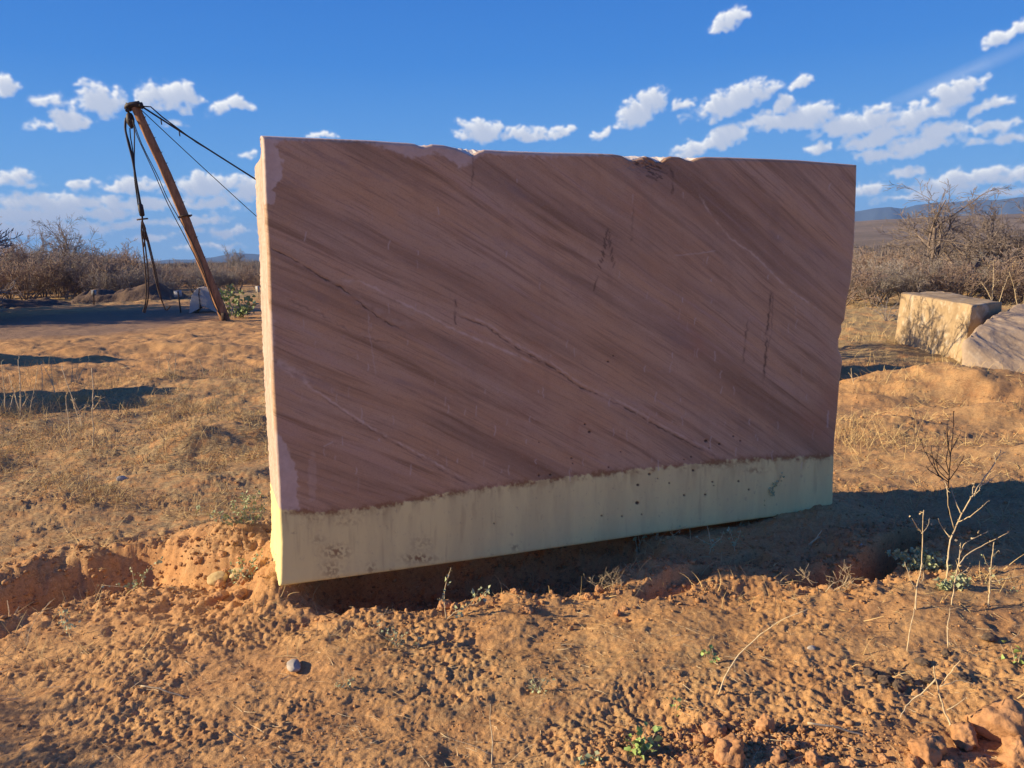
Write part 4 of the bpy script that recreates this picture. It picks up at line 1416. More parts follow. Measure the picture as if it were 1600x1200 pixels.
pts += [np.array([*at_depth(a_, b_), c_]) for a_, b_, c_ in ((1640, 11.6, .42), (1560, 11.3, .22))]
rough_hull('sloping_rock', pts, ROCK2, "large sloping grey-brown boulder at the right edge, leaning against the squared rock", 'rock', 41, .03, 5)
# blocks left behind out of frame at the left; their shade crosses the ground
for (x, y, sx, sy, sz, a, lab) in [(-8.3, 9.3, 1.4, 1.5, 1.45, .2, "rough rock block out of frame at left, the nearer one"),
                                   (-12.2, 12.6, 2.6, .9, 1.9, .1, "rough rock block out of frame at left, the farther one")]:
    c_, s_ = math.cos(a), math.sin(a); z0 = hz(x, y) - .15
    pts = [np.array([x + c_ * i * sx / 2 - s_ * j * sy / 2, y + s_ * i * sx / 2 + c_ * j * sy / 2, z0 + k * sz]) for i in (-1, 1) for j in (-1, 1) for k in (0, 1)]
    rough_hull('rock_block', pts, ROCK, lab, 'rock', 51 + int(x), .05, 4)
# one more behind the marble block; its shade reaches the right-hand rocks
for (x, y, sx, sy, sz, a, lab) in [(2.9, 10.4, 1.6, 2.0, 1.02, .1, "rough rock block standing hidden behind the marble block")]:
    c_, s_ = math.cos(a), math.sin(a); z0 = hz(x, y) - .15
    pts = [np.array([x + c_ * i * sx / 2 - s_ * j * sy / 2, y + s_ * i * sx / 2 + c_ * j * sy / 2, z0 + k * sz]) for i in (-1, 1) for j in (-1, 1) for k in (0, 1)]
    rough_hull('rock_block', pts, ROCK, lab, 'rock', 57, .05, 4)
place(proto_tree[3], 2.6, 13.1, 2.35, 1.0, "bare tree standing hidden behind the marble block", 'tree', None, 1.0)


# ============================================================ clods and stones one can count
def stone_at(px, py, w, h, mat, lab, cat, seed, group=None, name='clod'):
    p = hit(px, py + h * .35); k = np.linalg.norm(p - EYE) / F_PX
    bm = bmesh.new(); bmesh.ops.create_icosphere(bm, subdivisions=4, radius=1)
    V = np.array([v.co[:] for v in bm.verts])
    rg = np.random.RandomState(seed)
    # facets first, then finer roughness
    pl = unit(rg.normal(size=(16, 3))); off = rg.uniform(.62, .95, 16)
    for n_, o_ in zip(pl, off):
        d_ = V @ n_ - o_; V = V - np.where(d_ > 0, d_ * .85, 0)[:, None] * n_
    V = V * (1 + (.22 if name == 'clod' else .08) * fbm(V[:, 0] * 2.2 + V[:, 2] + seed, V[:, 1] * 2.2 - V[:, 2], 5, seed, .65))[:, None]
    sc = np.array([w * k / 2, (w + h) * k / 4, h * k / 2 * 1.1])
    V = V * sc
    for v, c in zip(bm.verts, V): v.co = c
    me = bpy.data.meshes.new(name); bm.to_mesh(me); bm.free(); me.materials.append(mat)
    me.polygons.foreach_set('use_smooth', np.ones(len(me.polygons), bool))
    o = bpy.data.objects.new(name, me); COL.objects.link(o)
    o.location = (p[0], p[1], hz(p[0], p[1]) + sc[2] * .45); o.rotation_euler = (0, 0, rg.uniform(0, 3))
    tag(o, lab, cat, group)
    return o


YST = mottled("ochre_stone", (.55, .40, .17), (.66, .50, .25), 20, .8, .4, .003)
WST = mottled("chalky_stone", (.50, .45, .37), (.40, .35, .28), 20, .8, .4, .003)
BST = mottled("slate_stone", (.28, .29, .30), (.38, .37, .36), 20, .8, .4, .003)
stone_at(341, 904, 30, 22, YST, "ochre yellow stone in the gully left of the marble block's corner", 'stone', 1, name='stone')
stone_at(375, 896, 34, 18, YST, "ochre lump half hidden in weeds between yellow stone and marble corner", 'stone', 2, name='stone')
stone_at(460, 1040, 36, 11, WST, "whitish stone on open dirt in the left foreground", 'stone', 3, name='stone')
stone_at(190, 748, 17, 8, BST, "bluish grey pebble on the sandy slope at left", 'stone', 4, name='stone')
stone_at(1344, 851, 12, 8, WST, "pale pebble at the edge of the block's shadow, above the hole", 'stone', 5, name='stone')
stone_at(1268, 1013, 14, 7, WST, "small pale pebble on the right foreground dirt", 'stone', 6, name='stone')
CG = "clods of dry soil at the bottom edge"
for i, (px, py, w, h) in enumerate([(1142, 1172, 48, 52), (1116, 1138, 34, 24), (1198, 1132, 26, 30), (1213, 1182, 36, 22), (1094, 1158, 26, 20), (1078, 1190, 30, 20), (1178, 1160, 18, 18),
                                    (1236, 1164, 22, 14), (1270, 1186, 24, 18), (1020, 1192, 22, 14), (1060, 1150, 14, 10), (1448, 1170, 56, 40), (1424, 1193, 22, 18), (1506, 1150, 40, 30),
                                    (1560, 1128, 84, 52), (1590, 1180, 50, 40), (1250, 1140, 14, 10), (1330, 1190, 18, 10), (1482, 1196, 26, 14), (1535, 1192, 20, 14), (1160, 1196, 20, 12), (1290, 1160, 12, 8),
                                    (1380, 1186, 16, 12), (1120, 1198, 24, 14), (1300, 1198, 20, 10)]):
    big = {0: "tall orange clod standing in the middle of the bottom clod heap", 11: "large rounded orange clod near the bottom right corner", 14: "largest orange clod, at the right edge near the bottom",
           13: "mid sized orange clod just left of the largest clod", 15: "orange clod in the bottom right corner below the largest clod"}.get(i)
    stone_at(px, py, w, h, CLOD, big or "small orange clod of dry soil in the heap along the bottom edge", 'clod', 20 + i, CG)


rg_ = np.random.RandomState(123)
for i in range(34):
    if i < 16: px, py = rg_.uniform(285, 428), rg_.uniform(862, 938)
    else: px, py = rg_.uniform(545, 1010), rg_.uniform(916, 958)
    w = rg_.uniform(8, 24); left_ = i < 16
    stone_at(px, py, w, w * rg_.uniform(.5, .8), CLOD, "rough orange clod lying by the gully just left of the block's corner" if left_ else "rough orange clod on the lip of the hollow under the block", 'clod', 120 + i,
             "clods beside the gully" if left_ else "clods along the hollow's lip")
DRKST = mottled("dark_crumbly_lump", (.10, .075, .055), (.17, .12, .085), 25, .95, .6, .003)
for i, (px, py, w, h) in enumerate([(1362, 1052, 22, 12), (1384, 1062, 26, 14), (1404, 1072, 20, 14), (1440, 1034, 22, 10), (1502, 1058, 24, 14), (1478, 1020, 14, 12), (1392, 1048, 14, 9), (1420, 1062, 16, 9), (1546, 996, 24, 9), (1452, 1062, 16, 8)]):
    stone_at(px, py, w, h, DRKST, "dark crumbly lump on the right foreground dirt, below the forked dry weeds", 'lump', 70 + i, "dark crumbly lumps at right", name='clod')


# ---- loose crumbs of soil
def crumbs():
    rng = np.random.RandomState(31)
    ico = bmesh.new(); bmesh.ops.create_icosphere(ico, subdivisions=1, radius=1)
    bv = np.array([v.co[:] for v in ico.verts]); bf = np.array([[v.index for v in f.verts] for f in ico.faces]); ico.free()
    n = 20000
    a = rng.uniform(-.66, .66, n); r = 1.55 * np.exp(rng.rand(n) * math.log(6.5))
    x = np.sin(a) * r; y = np.cos(a) * r
    keep = (fbm(x / .45, y / .45, 3, 61) + .35 * rng.normal(size=n)) > -.05
    ex = hit(1160, 1165); 
    nx_ = 1500
    xa = ex[0] + rng.normal(size=nx_) * .28; ya = ex[1] + rng.normal(size=nx_) * .07
    ex_, ey_ = [], []
    for line_, cnt, wd_ in ((GULLY, 2600, .34), (HOLLOW, 2600, .36), (HOLE, 1300, .22), (CREASE, 500, .14)):
        L_ = np.array([q[:2] for q in line_]); t_ = rng.rand(cnt) * (len(L_) - 1); i_ = t_.astype(int); f_ = (t_ - i_)[:, None]
        c_ = L_[i_] * (1 - f_) + L_[np.minimum(i_ + 1, len(L_) - 1)] * f_ + rng.normal(size=(cnt, 2)) * wd_ * .7
        ex_.append(c_[:, 0]); ey_.append(c_[:, 1])
    xa = np.concatenate([xa] + ex_); ya = np.concatenate([ya] + ey_); nx_ = len(xa)
    x = np.concatenate([x[keep], xa]); y = np.concatenate([y[keep], ya]); r = np.hypot(x, y)
    n = len(x)
    z = H(x.copy(), y.copy())
    s = (.0014 + .0044 * rng.rand(n) ** 4) * (1 + .28 * r) * .75
    s[-nx_:] *= 1.7
    V = bv[None] * (1 + .35 * rng.normal(size=(n, len(bv), 1)).clip(-1.2, 1.2) * .6) * s[:, None, None] * rng.uniform(.6, 1.3, (n, 1, 3)) * np.array([1, 1, .75])
    th = rng.uniform(0, 6.28, n); c, s_ = np.cos(th)[:, None], np.sin(th)[:, None]
    V = np.stack([V[..., 0] * c - V[..., 1] * s_, V[..., 0] * s_ + V[..., 1] * c, V[..., 2]], -1) + np.stack([x, y, z + s * .35], -1)[:, None]
    F = bf[None] + (np.arange(n) * len(bv))[:, None, None]
    mesh_obj("soil_crumbs", V.reshape(-1, 3), None, CRUMB, smooth=False, tris=F.reshape(-1, 3))['kind'] = 'stuff'


crumbs()


# ---- dry grass and straw litter
def blades(name, x, y, ln, wd, tilt, mat, rng, curl=.6, zup=0.0):
    n = len(x); z = H(x.copy(), y.copy()) - .004 + zup
    th = rng.uniform(0, 6.28, n); K = 5
    p = np.stack([x, y, z], -1); P = [p]
    d = np.stack([np.cos(th) * np.sin(tilt), np.sin(th) * np.sin(tilt), np.cos(tilt)], -1)
    bend = rng.normal(size=(n, 3)) * curl * .25; bend[:, 2] -= curl * .18
    for j in range(K - 1):
        P.append(P[-1] + d * (ln / (K - 1))[:, None]); d = unit(d + bend)
    P = np.stack(P, 1)
    gz = z[:, None] + .002
    P[..., 2] = np.maximum(P[..., 2], gz)
    side = unit(np.cross(d, rng.normal(size=(n, 3))))
    w = wd[:, None, None] * np.linspace(1, .25, K)[None, :, None] * side[:, None]
    V = np.stack([P - w, P + w], 2).reshape(n, K * 2, 3)
    q = np.array([[2 * j, 2 * j + 1, 2 * j + 3, 2 * j + 2] for j in range(K - 1)])
    F = q[None] + (np.arange(n) * K * 2)[:, None, None]
    mesh_obj(name, V.reshape(-1, 3), None, mat, smooth=False, quads=F.reshape(-1, 4))['kind'] = 'stuff'


def grass():
    rng = np.random.RandomState(41)
    # left middle ground: tufts
    n = 170000
    a = rng.uniform(-.72, .72, n); r = 3.2 * np.exp(rng.rand(n) * math.log(4.4))
    x = np.sin(a) * r; y = np.cos(a) * r
    left = ss(-x, .9, 2.2) * ss(r, 5.0, 6.0) * (1 - ss(r, 10.5, 14))
    right = .30 * ss(x, 1.8, 3) * (1 - ss(r, 9, 14)) + .08
    dens = np.maximum(left, right) * ss(fbm(x / .8, y / .6, 3, 701), -.25, .45)
    k = rng.rand(n) < dens
    x, y, r = x[k], y[k], r[k]; n = len(x)
    x = x + rng.normal(size=n) * .02; y = y + rng.normal(size=n) * .02
    blades("dry_grass", x, y, rng.uniform(.03, .11, n) * (1 + .05 * r), rng.uniform(.0007, .0015, n) * (1 + .14 * r), rng.uniform(.3, 1.45, n), DRYGRASS, rng)
    # taller clumps at the left edge
    cs_ = [hit(*q) for q in ((10, 650), (40, 655), (75, 640), (20, 610), (150, 700), (110, 690), (240, 640), (300, 690), (60, 590), (180, 600), (330, 640), (270, 590), (370, 585), (1335, 690), (1350, 700))]
    ns = 150
    x = np.concatenate([c[0] + rng.normal(size=ns) * .22 for c in cs_]); y = np.concatenate([c[1] + rng.normal(size=ns) * .22 for c in cs_])
    n = len(x)
    blades("tall_dry_grass", x, y, rng.uniform(.08, .30, n), rng.uniform(.0012, .0026, n), rng.uniform(.05, 1.0, n), DRYGRASS, rng, .7)
    # lying straw and fine sticks in the foreground
    n = 15000
    a = rng.uniform(-.66, .66, n); r = 1.6 * np.exp(rng.rand(n) * math.log(4.2))
    x = np.sin(a) * r; y = np.cos(a) * r
    k = rng.rand(n) < .25 + .75 * ss(fbm(x / .5, y / .5, 3, 711), -.1, .4)
    x, y, r = x[k], y[k], r[k]; n = len(x)
    blades("straw_litter", x, y, rng.uniform(.02, .11, n) * (.6 + .3 * rng.rand(n)), rng.uniform(.0006, .0014, n), rng.uniform(1.30, 1.57, n), DRYSTEM, rng, .35, .003)
    # far field grass, right and beyond the track
    n = 30000
    a = rng.uniform(-.75, .75, n); r = rng.uniform(12, 42, n)
    x = np.sin(a) * r; y = np.cos(a) * r
    dens = np.maximum(ss(x, 3, 5), ss(r, 35, 38)) * ss(fbm(x / 2, y / 2, 2, 721), -.3, .3)
    k = rng.rand(n) < dens
    x, y, r = x[k], y[k], r[k]; n = len(x)
    blades("field_grass", x, y, rng.uniform(.12, .32, n), rng.uniform(.0025, .005, n), rng.uniform(.05, .8, n), DRYGRASS, rng)


grass()


# ============================================================ single plants, each with its own stems and leaves
def plant(name, base, stems, lab, cat='plant', mat=None, leafmat=None, nleaf=0, lsize=.02, r0=.0035, lean=.25, seed=0, group=None, leafstems=None, twigs=0):
    b = hit(*base); D = b[1]; rg = np.random.RandomState(seed + 900)
    dist = np.linalg.norm(b - EYE)
    root = empty(name, tuple(b)); tag(root, lab, cat, group)
    allP = []; m = MB()
    for st in stems:
        ph = rg.uniform(0, 6.28); P = []
        w = st[0] if isinstance(st[0], (int, float)) else 1.0
        pts = st[1:] if isinstance(st[0], (int, float)) else st
        for i, (px, py) in enumerate(pts):
            d = ray(px, py)
            hgt = (base[1] - py) / F_PX * dist
            dy = lean * hgt * math.sin(ph * .3) + .10 * hgt * math.sin(ph + i * 1.3)
            P.append(EYE + d * ((D + dy) / d[1]))
        P = np.array(P)
        t = np.linspace(0, len(P) - 1, (len(P) - 1) * 4 + 1)
        Q = np.stack([np.interp(t, np.arange(len(P)), P[:, k]) for k in range(3)], -1)
        Q[1:-1] = (Q[:-2] + 2 * Q[1:-1] + Q[2:]) / 4
        Q += rg.normal(size=Q.shape) * r0 * .35
        rr = r0 * w * np.linspace(1, .45, len(Q))
        m.tube(Q, rr, 5)
        for q in Q[4::5]: m.tube([q, q + rg.normal(size=3) * r0 * 1.6], r0 * w * .7, 4)   # buds and knots
        for _ in range(twigs):
            j = rg.randint(len(Q) // 3, len(Q)); q = Q[j]; d = unit(rg.normal(size=3) + np.array([0, 0, .8])) * rg.uniform(.02, .07)
            m.tube([q, q + d * .5 + rg.normal(size=3) * .004, q + d], r0 * .35, 3)
        allP.append(Q)
    m.build('stem', mat or DRYSTEM, root, origin=b)
    if nleaf:
        L = max(len(q) for q in allP)
        src = [allP[i] for i in (leafstems if leafstems is not None else range(len(allP)))]
        PP = np.concatenate([q[len(q) // 4:] for q in src])[:, None, :]
        PP = np.concatenate([PP, PP], 1)
        leaves(rg, PP, nleaf, lsize).build('leaves', leafmat or LEAF, root, smooth=False, origin=b)
    return root


# right foreground
plant('dry_weed', (1479, 905), [(1.5, (1479, 905), (1482, 870), (1485, 844), (1493, 824), (1502, 804), (1522, 770), (1539, 745), (1556, 722), (1564, 703)),
      (.9, (1491, 826), (1483, 796), (1480, 770), (1478, 756), (1471, 747)), (.9, (1501, 802), (1491, 779), (1485, 756)), (.9, (1499, 815), (1516, 807), (1533, 793), (1544, 782)),
      (.8, (1533, 758), (1545, 752), (1558, 742)), (.8, (1484, 840), (1475, 828), (1468, 818), (1466, 810)), (.7, (1522, 775), (1530, 766), (1533, 757)), (.7, (1519, 772), (1521, 758), (1524, 752)),
      (.6, (1556, 722), (1554, 710)), (.6, (1560, 712), (1572, 706))],
      "tallest pale dry weed with forked stem standing before the block's shadow at right", nleaf=24, lsize=.012, leafmat=DRYSTEM, r0=.0030, seed=1)
plant('dead_weed', (1482, 803), [(1.4, (1482, 803), (1482, 775), (1482, 753), (1484, 732), (1485, 713), (1489, 680), (1490, 643)), ((1482, 753), (1473, 748), (1462, 735), (1451, 716), (1443, 700), (1437, 685)),
      ((1482, 742), (1470, 728), (1458, 715), (1450, 708), (1433, 703)), ((1474, 750), (1465, 742), (1458, 720), (1455, 697)), ((1483, 738), (1478, 722), (1482, 700), (1480, 660)), ((1483, 750), (1492, 738), (1500, 724), (1506, 712)),
      ((1485, 713), (1481, 696), (1480, 678)), ((1468, 745), (1452, 735), (1447, 728)), ((1486, 705), (1494, 690), (1500, 680)), ((1482, 750), (1468, 738), (1462, 722), (1468, 700))],
      "dark dead weed with thin upright twigs rooted in the block's shadow", mat=DARKSTEM, r0=.0032, seed=2, twigs=5)
plant('dry_weed', (1431, 957), [(1.3, (1431, 957), (1432, 918), (1438, 895), (1441, 875), (1441, 833), (1443, 798)), (.8, (1440, 832), (1432, 822), (1425, 810)), (.8, (1440, 834), (1449, 824), (1453, 809)),
      (.7, (1442, 800), (1438, 802)), (.7, (1434, 915), (1444, 905), (1441, 880)), (.7, (1433, 925), (1420, 900), (1414, 878))],
      "pale straight dry weed with a small fork, left of the tallest one", r0=.0028, seed=3, nleaf=14, lsize=.012, leafmat=DRYSTEM)
plant('dry_weed', (1487, 945), [(1.2, (1482, 985), (1487, 945), (1492, 905), (1497, 885), (1500, 864), (1501, 848)), (1.1, (1497, 885), (1510, 866), (1540, 850), (1576, 832)), (.7, (1500, 868), (1505, 850), (1528, 838), (1545, 830)),
      (.7, (1494, 900), (1512, 890), (1516, 880))], "yellow dry weed with one long branch reaching right over the dirt", r0=.0028, seed=4, nleaf=16, lsize=.014, leafmat=DRYSTEM)
plant('dry_weed', (1544, 950), [(1.3, (1544, 950), (1546, 925), (1547, 903), (1550, 870), (1553, 847)), (.9, (1549, 909), (1570, 905), (1600, 899)), (.7, (1548, 890), (1540, 878), (1537, 865)), (.7, (1551, 870), (1560, 860)), (.6, (1548, 915), (1580, 925), (1600, 921))],
      "yellow-green dry weed near the right edge with a low sideways branch", r0=.0028, seed=5, nleaf=30, lsize=.014, leafmat=LEAF)
plant('leafy_herb', (1445, 892), [((1445, 892), (1432, 880), (1420, 872), (1405, 868), (1392, 868)), ((1445, 892), (1440, 872), (1430, 862)), ((1445, 892), (1455, 875), (1462, 866)), ((1445, 892), (1465, 885), (1478, 880)), ((1445, 892), (1450, 880), (1446, 864)),
      ((1445, 892), (1470, 895), (1482, 892)), ((1445, 892), (1425, 885), (1415, 882))], "low grey-green leafy herb sprawling beside the hole at right", nleaf=380, lsize=.026, r0=.002, seed=6)
plant('leafy_herb', (1490, 922), [((1490, 922), (1478, 912), (1470, 908)), ((1490, 922), (1495, 908), (1500, 902)), ((1490, 922), (1505, 915), (1512, 908)), ((1490, 922), (1480, 918), (1472, 922))],
      "small grey-green herb right of the sprawling herb, under the long dry branch", nleaf=170, lsize=.024, r0=.002, seed=7)
plant('seedling', (1588, 1040), [((1588, 1050), (1586, 1030), (1580, 1010)), ((1588, 1050), (1592, 1030), (1596, 1018))], "broad-leaved green seedling cut by the right edge", nleaf=10, lsize=.045, leafmat=LEAFG, r0=.0025, seed=8)
plant('leafy_herb', (1000, 1185), [((1000, 1185), (990, 1165), (982, 1155)), ((1000, 1185), (1003, 1160), (1010, 1140)), ((1000, 1185), (1015, 1165), (1028, 1135)), ((1000, 1185), (1005, 1170), (1000, 1150))],
      "bright green leafy herb at the bottom edge left of the clods", nleaf=46, lsize=.028, leafmat=LEAFG, r0=.002, seed=9)
plant('leafy_herb', (1112, 1036), [((1112, 1036), (1106, 1026), (1103, 1018)), ((1112, 1036), (1115, 1024), (1112, 1014)), ((1112, 1036), (1120, 1028))], "tiny green herb alone on the foreground dirt, right of centre", nleaf=26, lsize=.018, leafmat=LEAFG, r0=.0015, seed=10)
plant('leafy_herb', (930, 1200), [((930, 1205), (915, 1190), (905, 1185)), ((930, 1205), (935, 1190), (930, 1178)), ((930, 1205), (950, 1192))], "pale green herb at the very bottom of the photo, middle", nleaf=50, lsize=.02, r0=.0018, seed=11)
plant('leafy_herb', (1058, 1110), [((1058, 1110), (1052, 1100), (1055, 1090)), ((1058, 1110), (1060, 1098))], "very small green sprout just above the clod heap", nleaf=9, lsize=.02, leafmat=LEAFG, r0=.0015, seed=12)
# before the block
plant('weed', (697, 968), [(1.2, (697, 968), (694, 945), (695, 920), (699, 905), (705, 887)), ((697, 968), (712, 955), (733, 947), (742, 932), (750, 920)), ((733, 947), (748, 942), (757, 925), (764, 920)), ((694, 940), (688, 935)), ((728, 1000), (720, 975), (716, 955))],
      "small pale weed with round leaves before the middle of the marble block", nleaf=60, lsize=.020, r0=.0022, seed=13, leafmat=LEAF)
plant('weed', (996, 874), [((996, 874), (995, 855), (992, 830), (990, 800)), ((996, 874), (1000, 850), (1004, 838), (1020, 834), (1029, 822)), ((996, 874), (1015, 852), (1050, 838), (1073, 821)), ((1000, 850), (997, 835), (990, 822)), ((1012, 858), (1022, 845), (1029, 832))],
      "leafy weed at the block's foot, left one of the three rooted in its shade", nleaf=60, lsize=.017, r0=.0024, seed=14)
plant('weed', (1108, 866), [((1108, 866), (1112, 852), (1098, 845), (1086, 838)), ((1108, 866), (1113, 850), (1127, 842), (1130, 830)), ((1112, 852), (1108, 835), (1105, 820)), ((1108, 866), (1104, 878))],
      "leafy weed at the block's foot, middle one of the three", nleaf=40, lsize=.016, r0=.0022, seed=15)
plant('weed', (1148, 862), [((1148, 862), (1146, 848), (1142, 832), (1140, 826)), ((1148, 852), (1155, 838), (1157, 828)), ((1147, 850), (1151, 842))], "short weed at the block's foot, right of the middle leafy weed", nleaf=36, lsize=.015, r0=.0022, seed=16)
plant('weed', (1183, 812), [((1183, 812), (1186, 795), (1190, 778), (1202, 768), (1214, 756), (1222, 742)), ((1184, 806), (1178, 790), (1174, 782)), ((1186, 795), (1192, 790), (1192, 780)), ((1202, 770), (1210, 772))],
      "dark green weed climbing against the painted foot of the block", nleaf=90, lsize=.016, r0=.002, seed=17, lean=-.3)
plant('branch', (1262, 850), [(1.6, (1262, 856), (1270, 846), (1281, 838)), (.9, (1262, 852), (1275, 842), (1284, 828)), (.8, (1262, 854), (1290, 846), (1330, 850), (1350, 845))], "short pale broken branch lying at the shadow's edge before the block", cat='branch', r0=.005, seed=18)
plant('dry_tuft', (1302, 925), [((1290, 925), (1300, 912), (1318, 905)), ((1296, 928), (1310, 918), (1330, 908)), ((1280, 922), (1292, 930), (1312, 928)), ((1305, 926), (1322, 920), (1340, 900)), ((1270, 915), (1262, 905), (1256, 898)), ((1318, 915), (1325, 900), (1318, 888)), ((1300, 930), (1340, 926), (1378, 930))],
      "tangle of dry grass and twigs lying in the hole at right", cat='dry grass', r0=.0024, seed=60, twigs=14, lean=.1)
plant('dry_tuft', (955, 925), [((955, 928), (948, 910), (935, 900)), ((955, 928), (958, 908), (950, 898)), ((955, 928), (966, 912), (965, 900)), ((940, 930), (930, 915), (920, 908)), ((965, 930), (972, 915), (970, 905)), ((950, 930), (942, 918), (938, 905))],
      "dry rootlet tuft hanging on the lit soil before the block's middle", cat='dry grass', r0=.0016, seed=61, twigs=12, lean=.05)
# left side
plant('weed', (385, 822), [((385, 822), (372, 805), (365, 785)), ((385, 822), (385, 800), (380, 775)), ((385, 822), (395, 800), (402, 770)), ((385, 822), (404, 810), (412, 790)), ((385, 822), (360, 812), (335, 800)), ((385, 822), (378, 800), (392, 778)), ((385, 822), (350, 818), (310, 796))],
      "bushy pale green weed against the lower left end of the block", nleaf=300, lsize=.020, r0=.002, seed=19, leafmat=LEAF)
plant('weed', (372, 915), [((372, 915), (366, 900), (360, 885)), ((372, 915), (378, 895), (376, 875)), ((372, 915), (385, 898), (393, 880), (410, 862)), ((372, 915), (375, 900)), ((372, 915), (390, 905), (398, 890))], "straggly green weed between the ochre stones and the block corner", nleaf=110, lsize=.018, r0=.002, seed=20)
plant('weed', (215, 922), [((215, 922), (208, 905), (206, 885)), ((215, 922), (225, 898), (240, 880), (258, 872)), ((215, 922), (222, 905), (218, 895)), ((215, 922), (200, 918), (158, 914)), ((215, 922), (212, 908))], "small olive weed on the lip of the gully at left", nleaf=60, lsize=.018, r0=.002, seed=21)
plant('dry_weed', (145, 700), [(1.3, (146, 703), (146, 670), (144, 640), (146, 610), (143, 575)), (1.0, (128, 668), (118, 640), (105, 600), (96, 570)), (.9, (128, 668), (125, 645), (112, 620)), (.8, (112, 690), (106, 650), (103, 625), (106, 610)), (.7, (145, 640), (155, 628), (158, 618)),
      (.7, (120, 645), (135, 635), (150, 640))], "group of tall straw stalks on the left slope, the nearest ones", r0=.0055, seed=22, twigs=4)
plant('dry_weed', (30, 655), [(1.3, (32, 655), (32, 620), (31, 590), (28, 562)), (1, (8, 640), (6, 600), (2, 565)), (1, (32, 645), (20, 610), (14, 585)), (.8, (33, 640), (42, 622), (38, 612)), (.8, (15, 640), (22, 615), (40, 590)), (.8, (45, 650), (52, 618), (60, 570))],
      "dry straw stalks at the left edge in the shade", r0=.006, seed=23, twigs=8)
plant('dry_weed', (86, 618), [((86, 618), (83, 600), (70, 575), (64, 565)), ((86, 618), (82, 595), (80, 570)), ((66, 610), (66, 585), (63, 565)), ((112, 598), (113, 580), (112, 560)), ((120, 598), (128, 580), (140, 562)), ((120, 598), (118, 585), (125, 560))],
      "row of thin dry stalks behind the nearest straw stalks at left", r0=.005, seed=24, twigs=4)
plant('dry_weed', (268, 585), [((247, 592), (247, 570), (250, 555)), ((263, 588), (266, 570), (258, 556)), ((273, 586), (274, 570), (274, 552)), ((190, 575), (210, 572)), ((320, 588), (315, 572), (310, 560)), ((348, 580), (349, 565), (350, 553)), ((268, 585), (262, 570), (268, 553))],
      "thin dry stalks before the sunlit sand, midway to the block", r0=.006, seed=25, twigs=2)
plant('dry_twig', (140, 752), [((140, 752), (138, 738), (137, 730)), ((137, 740), (150, 736), (165, 745))], "single dry twig standing in the sandy slope at left", cat='twig', r0=.003, seed=26)
plant('dry_twig', (14, 968), [((14, 968), (14, 950), (11, 938)), ((20, 968), (26, 955), (29, 948)), ((0, 968), (25, 962), (45, 966))], "dry twigs poking up at the gully's left end", cat='twig', r0=.0035, seed=27)
plant('dry_twig', (58, 966), [((58, 966), (72, 948), (86, 934))], "thin straight twig leaning right on the gully's lip at far left", cat='twig', r0=.0025, seed=28)
# long stalks in the foreground
plant('dry_stalk', (1125, 1092), [(1.2, (1112, 1112), (1125, 1078), (1135, 1052), (1155, 1022), (1180, 998), (1215, 972), (1262, 952))], "long curved dry stalk arching over the right foreground", cat='stalk', r0=.0028, seed=29, lean=.1)
plant('dry_stalk', (1340, 1150), [(1.6, (1262, 1130), (1300, 1135), (1350, 1150), (1400, 1156), (1450, 1162), (1520, 1178), (1600, 1195)), (.8, (1450, 1162), (1480, 1175), (1500, 1190)), (.7, (1500, 1180), (1550, 1195))], "thick yellow stalk lying between the clods at bottom right", cat='stalk', r0=.0028, seed=30, lean=0)
plant('dry_stalk', (1492, 1155), [(1.2, (1496, 1160), (1485, 1130), (1475, 1110), (1462, 1060), (1459, 1042)), (.9, (1462, 1060), (1445, 1080), (1420, 1098), (1405, 1122)), (.7, (1470, 1070), (1485, 1050), (1500, 1032)), (.6, (1470, 1072), (1500, 1062), (1528, 1070)), (.6, (1480, 1110), (1510, 1090))],
      "branched upright yellow stalk above the large bottom right clods", cat='stalk', r0=.0035, seed=31)
plant('dry_stalk', (1415, 1022), [(1.0, (1418, 1022), (1420, 990), (1428, 960), (1430, 935))], "thin wavy stalk rising below the pale forked weed at right", cat='stalk', r0=.0028, seed=32)
plant('dry_stalk', (1481, 1010), [(1.0, (1481, 1012), (1480, 980), (1485, 950))], "short stalk rising from a dark clod, right of the thin wavy stalk", cat='stalk', r0=.0028, seed=33)
plant('dry_stalk', (280, 1090), [(1.2, (220, 1072), (250, 1076), (280, 1086), (310, 1098), (340, 1110)), (.6, (205, 1075), (225, 1060))], "pale crooked stick lying on the left foreground dirt", cat='stick', r0=.003, seed=34, lean=0)
plant('dry_stalk', (380, 1157), [(1.0, (358, 1142), (378, 1155), (398, 1168))], "short straight stick lying near the bottom, left of centre", cat='stick', r0=.0025, seed=35, lean=0)
plant('dry_stalk', (452, 1180), [(1.0, (435, 1166), (455, 1178), (475, 1190))], "short stick lying at the bottom edge, right of the other short stick", cat='stick', r0=.0025, seed=36, lean=0)
plant('dry_stalk', (420, 1075), [(.9, (385, 1068), (410, 1080), (440, 1090), (480, 1108)), (.6, (395, 1060), (420, 1072)), (.6, (390, 1100), (340, 1075)), (.6, (430, 1086), (450, 1068))], "tangle of fine dry twigs lying in the left foreground", cat='twig', r0=.0018, seed=37, lean=0, twigs=3)
plant('dry_stalk', (768, 1195), [(1.1, (768, 1200), (770, 1160), (766, 1130), (766, 1100)), (.6, (768, 1180), (740, 1165), (690, 1150)), (.6, (790, 1195), (820, 1170), (840, 1160))], "thin upright straw at the bottom edge, centre", cat='stalk', r0=.0022, seed=38)
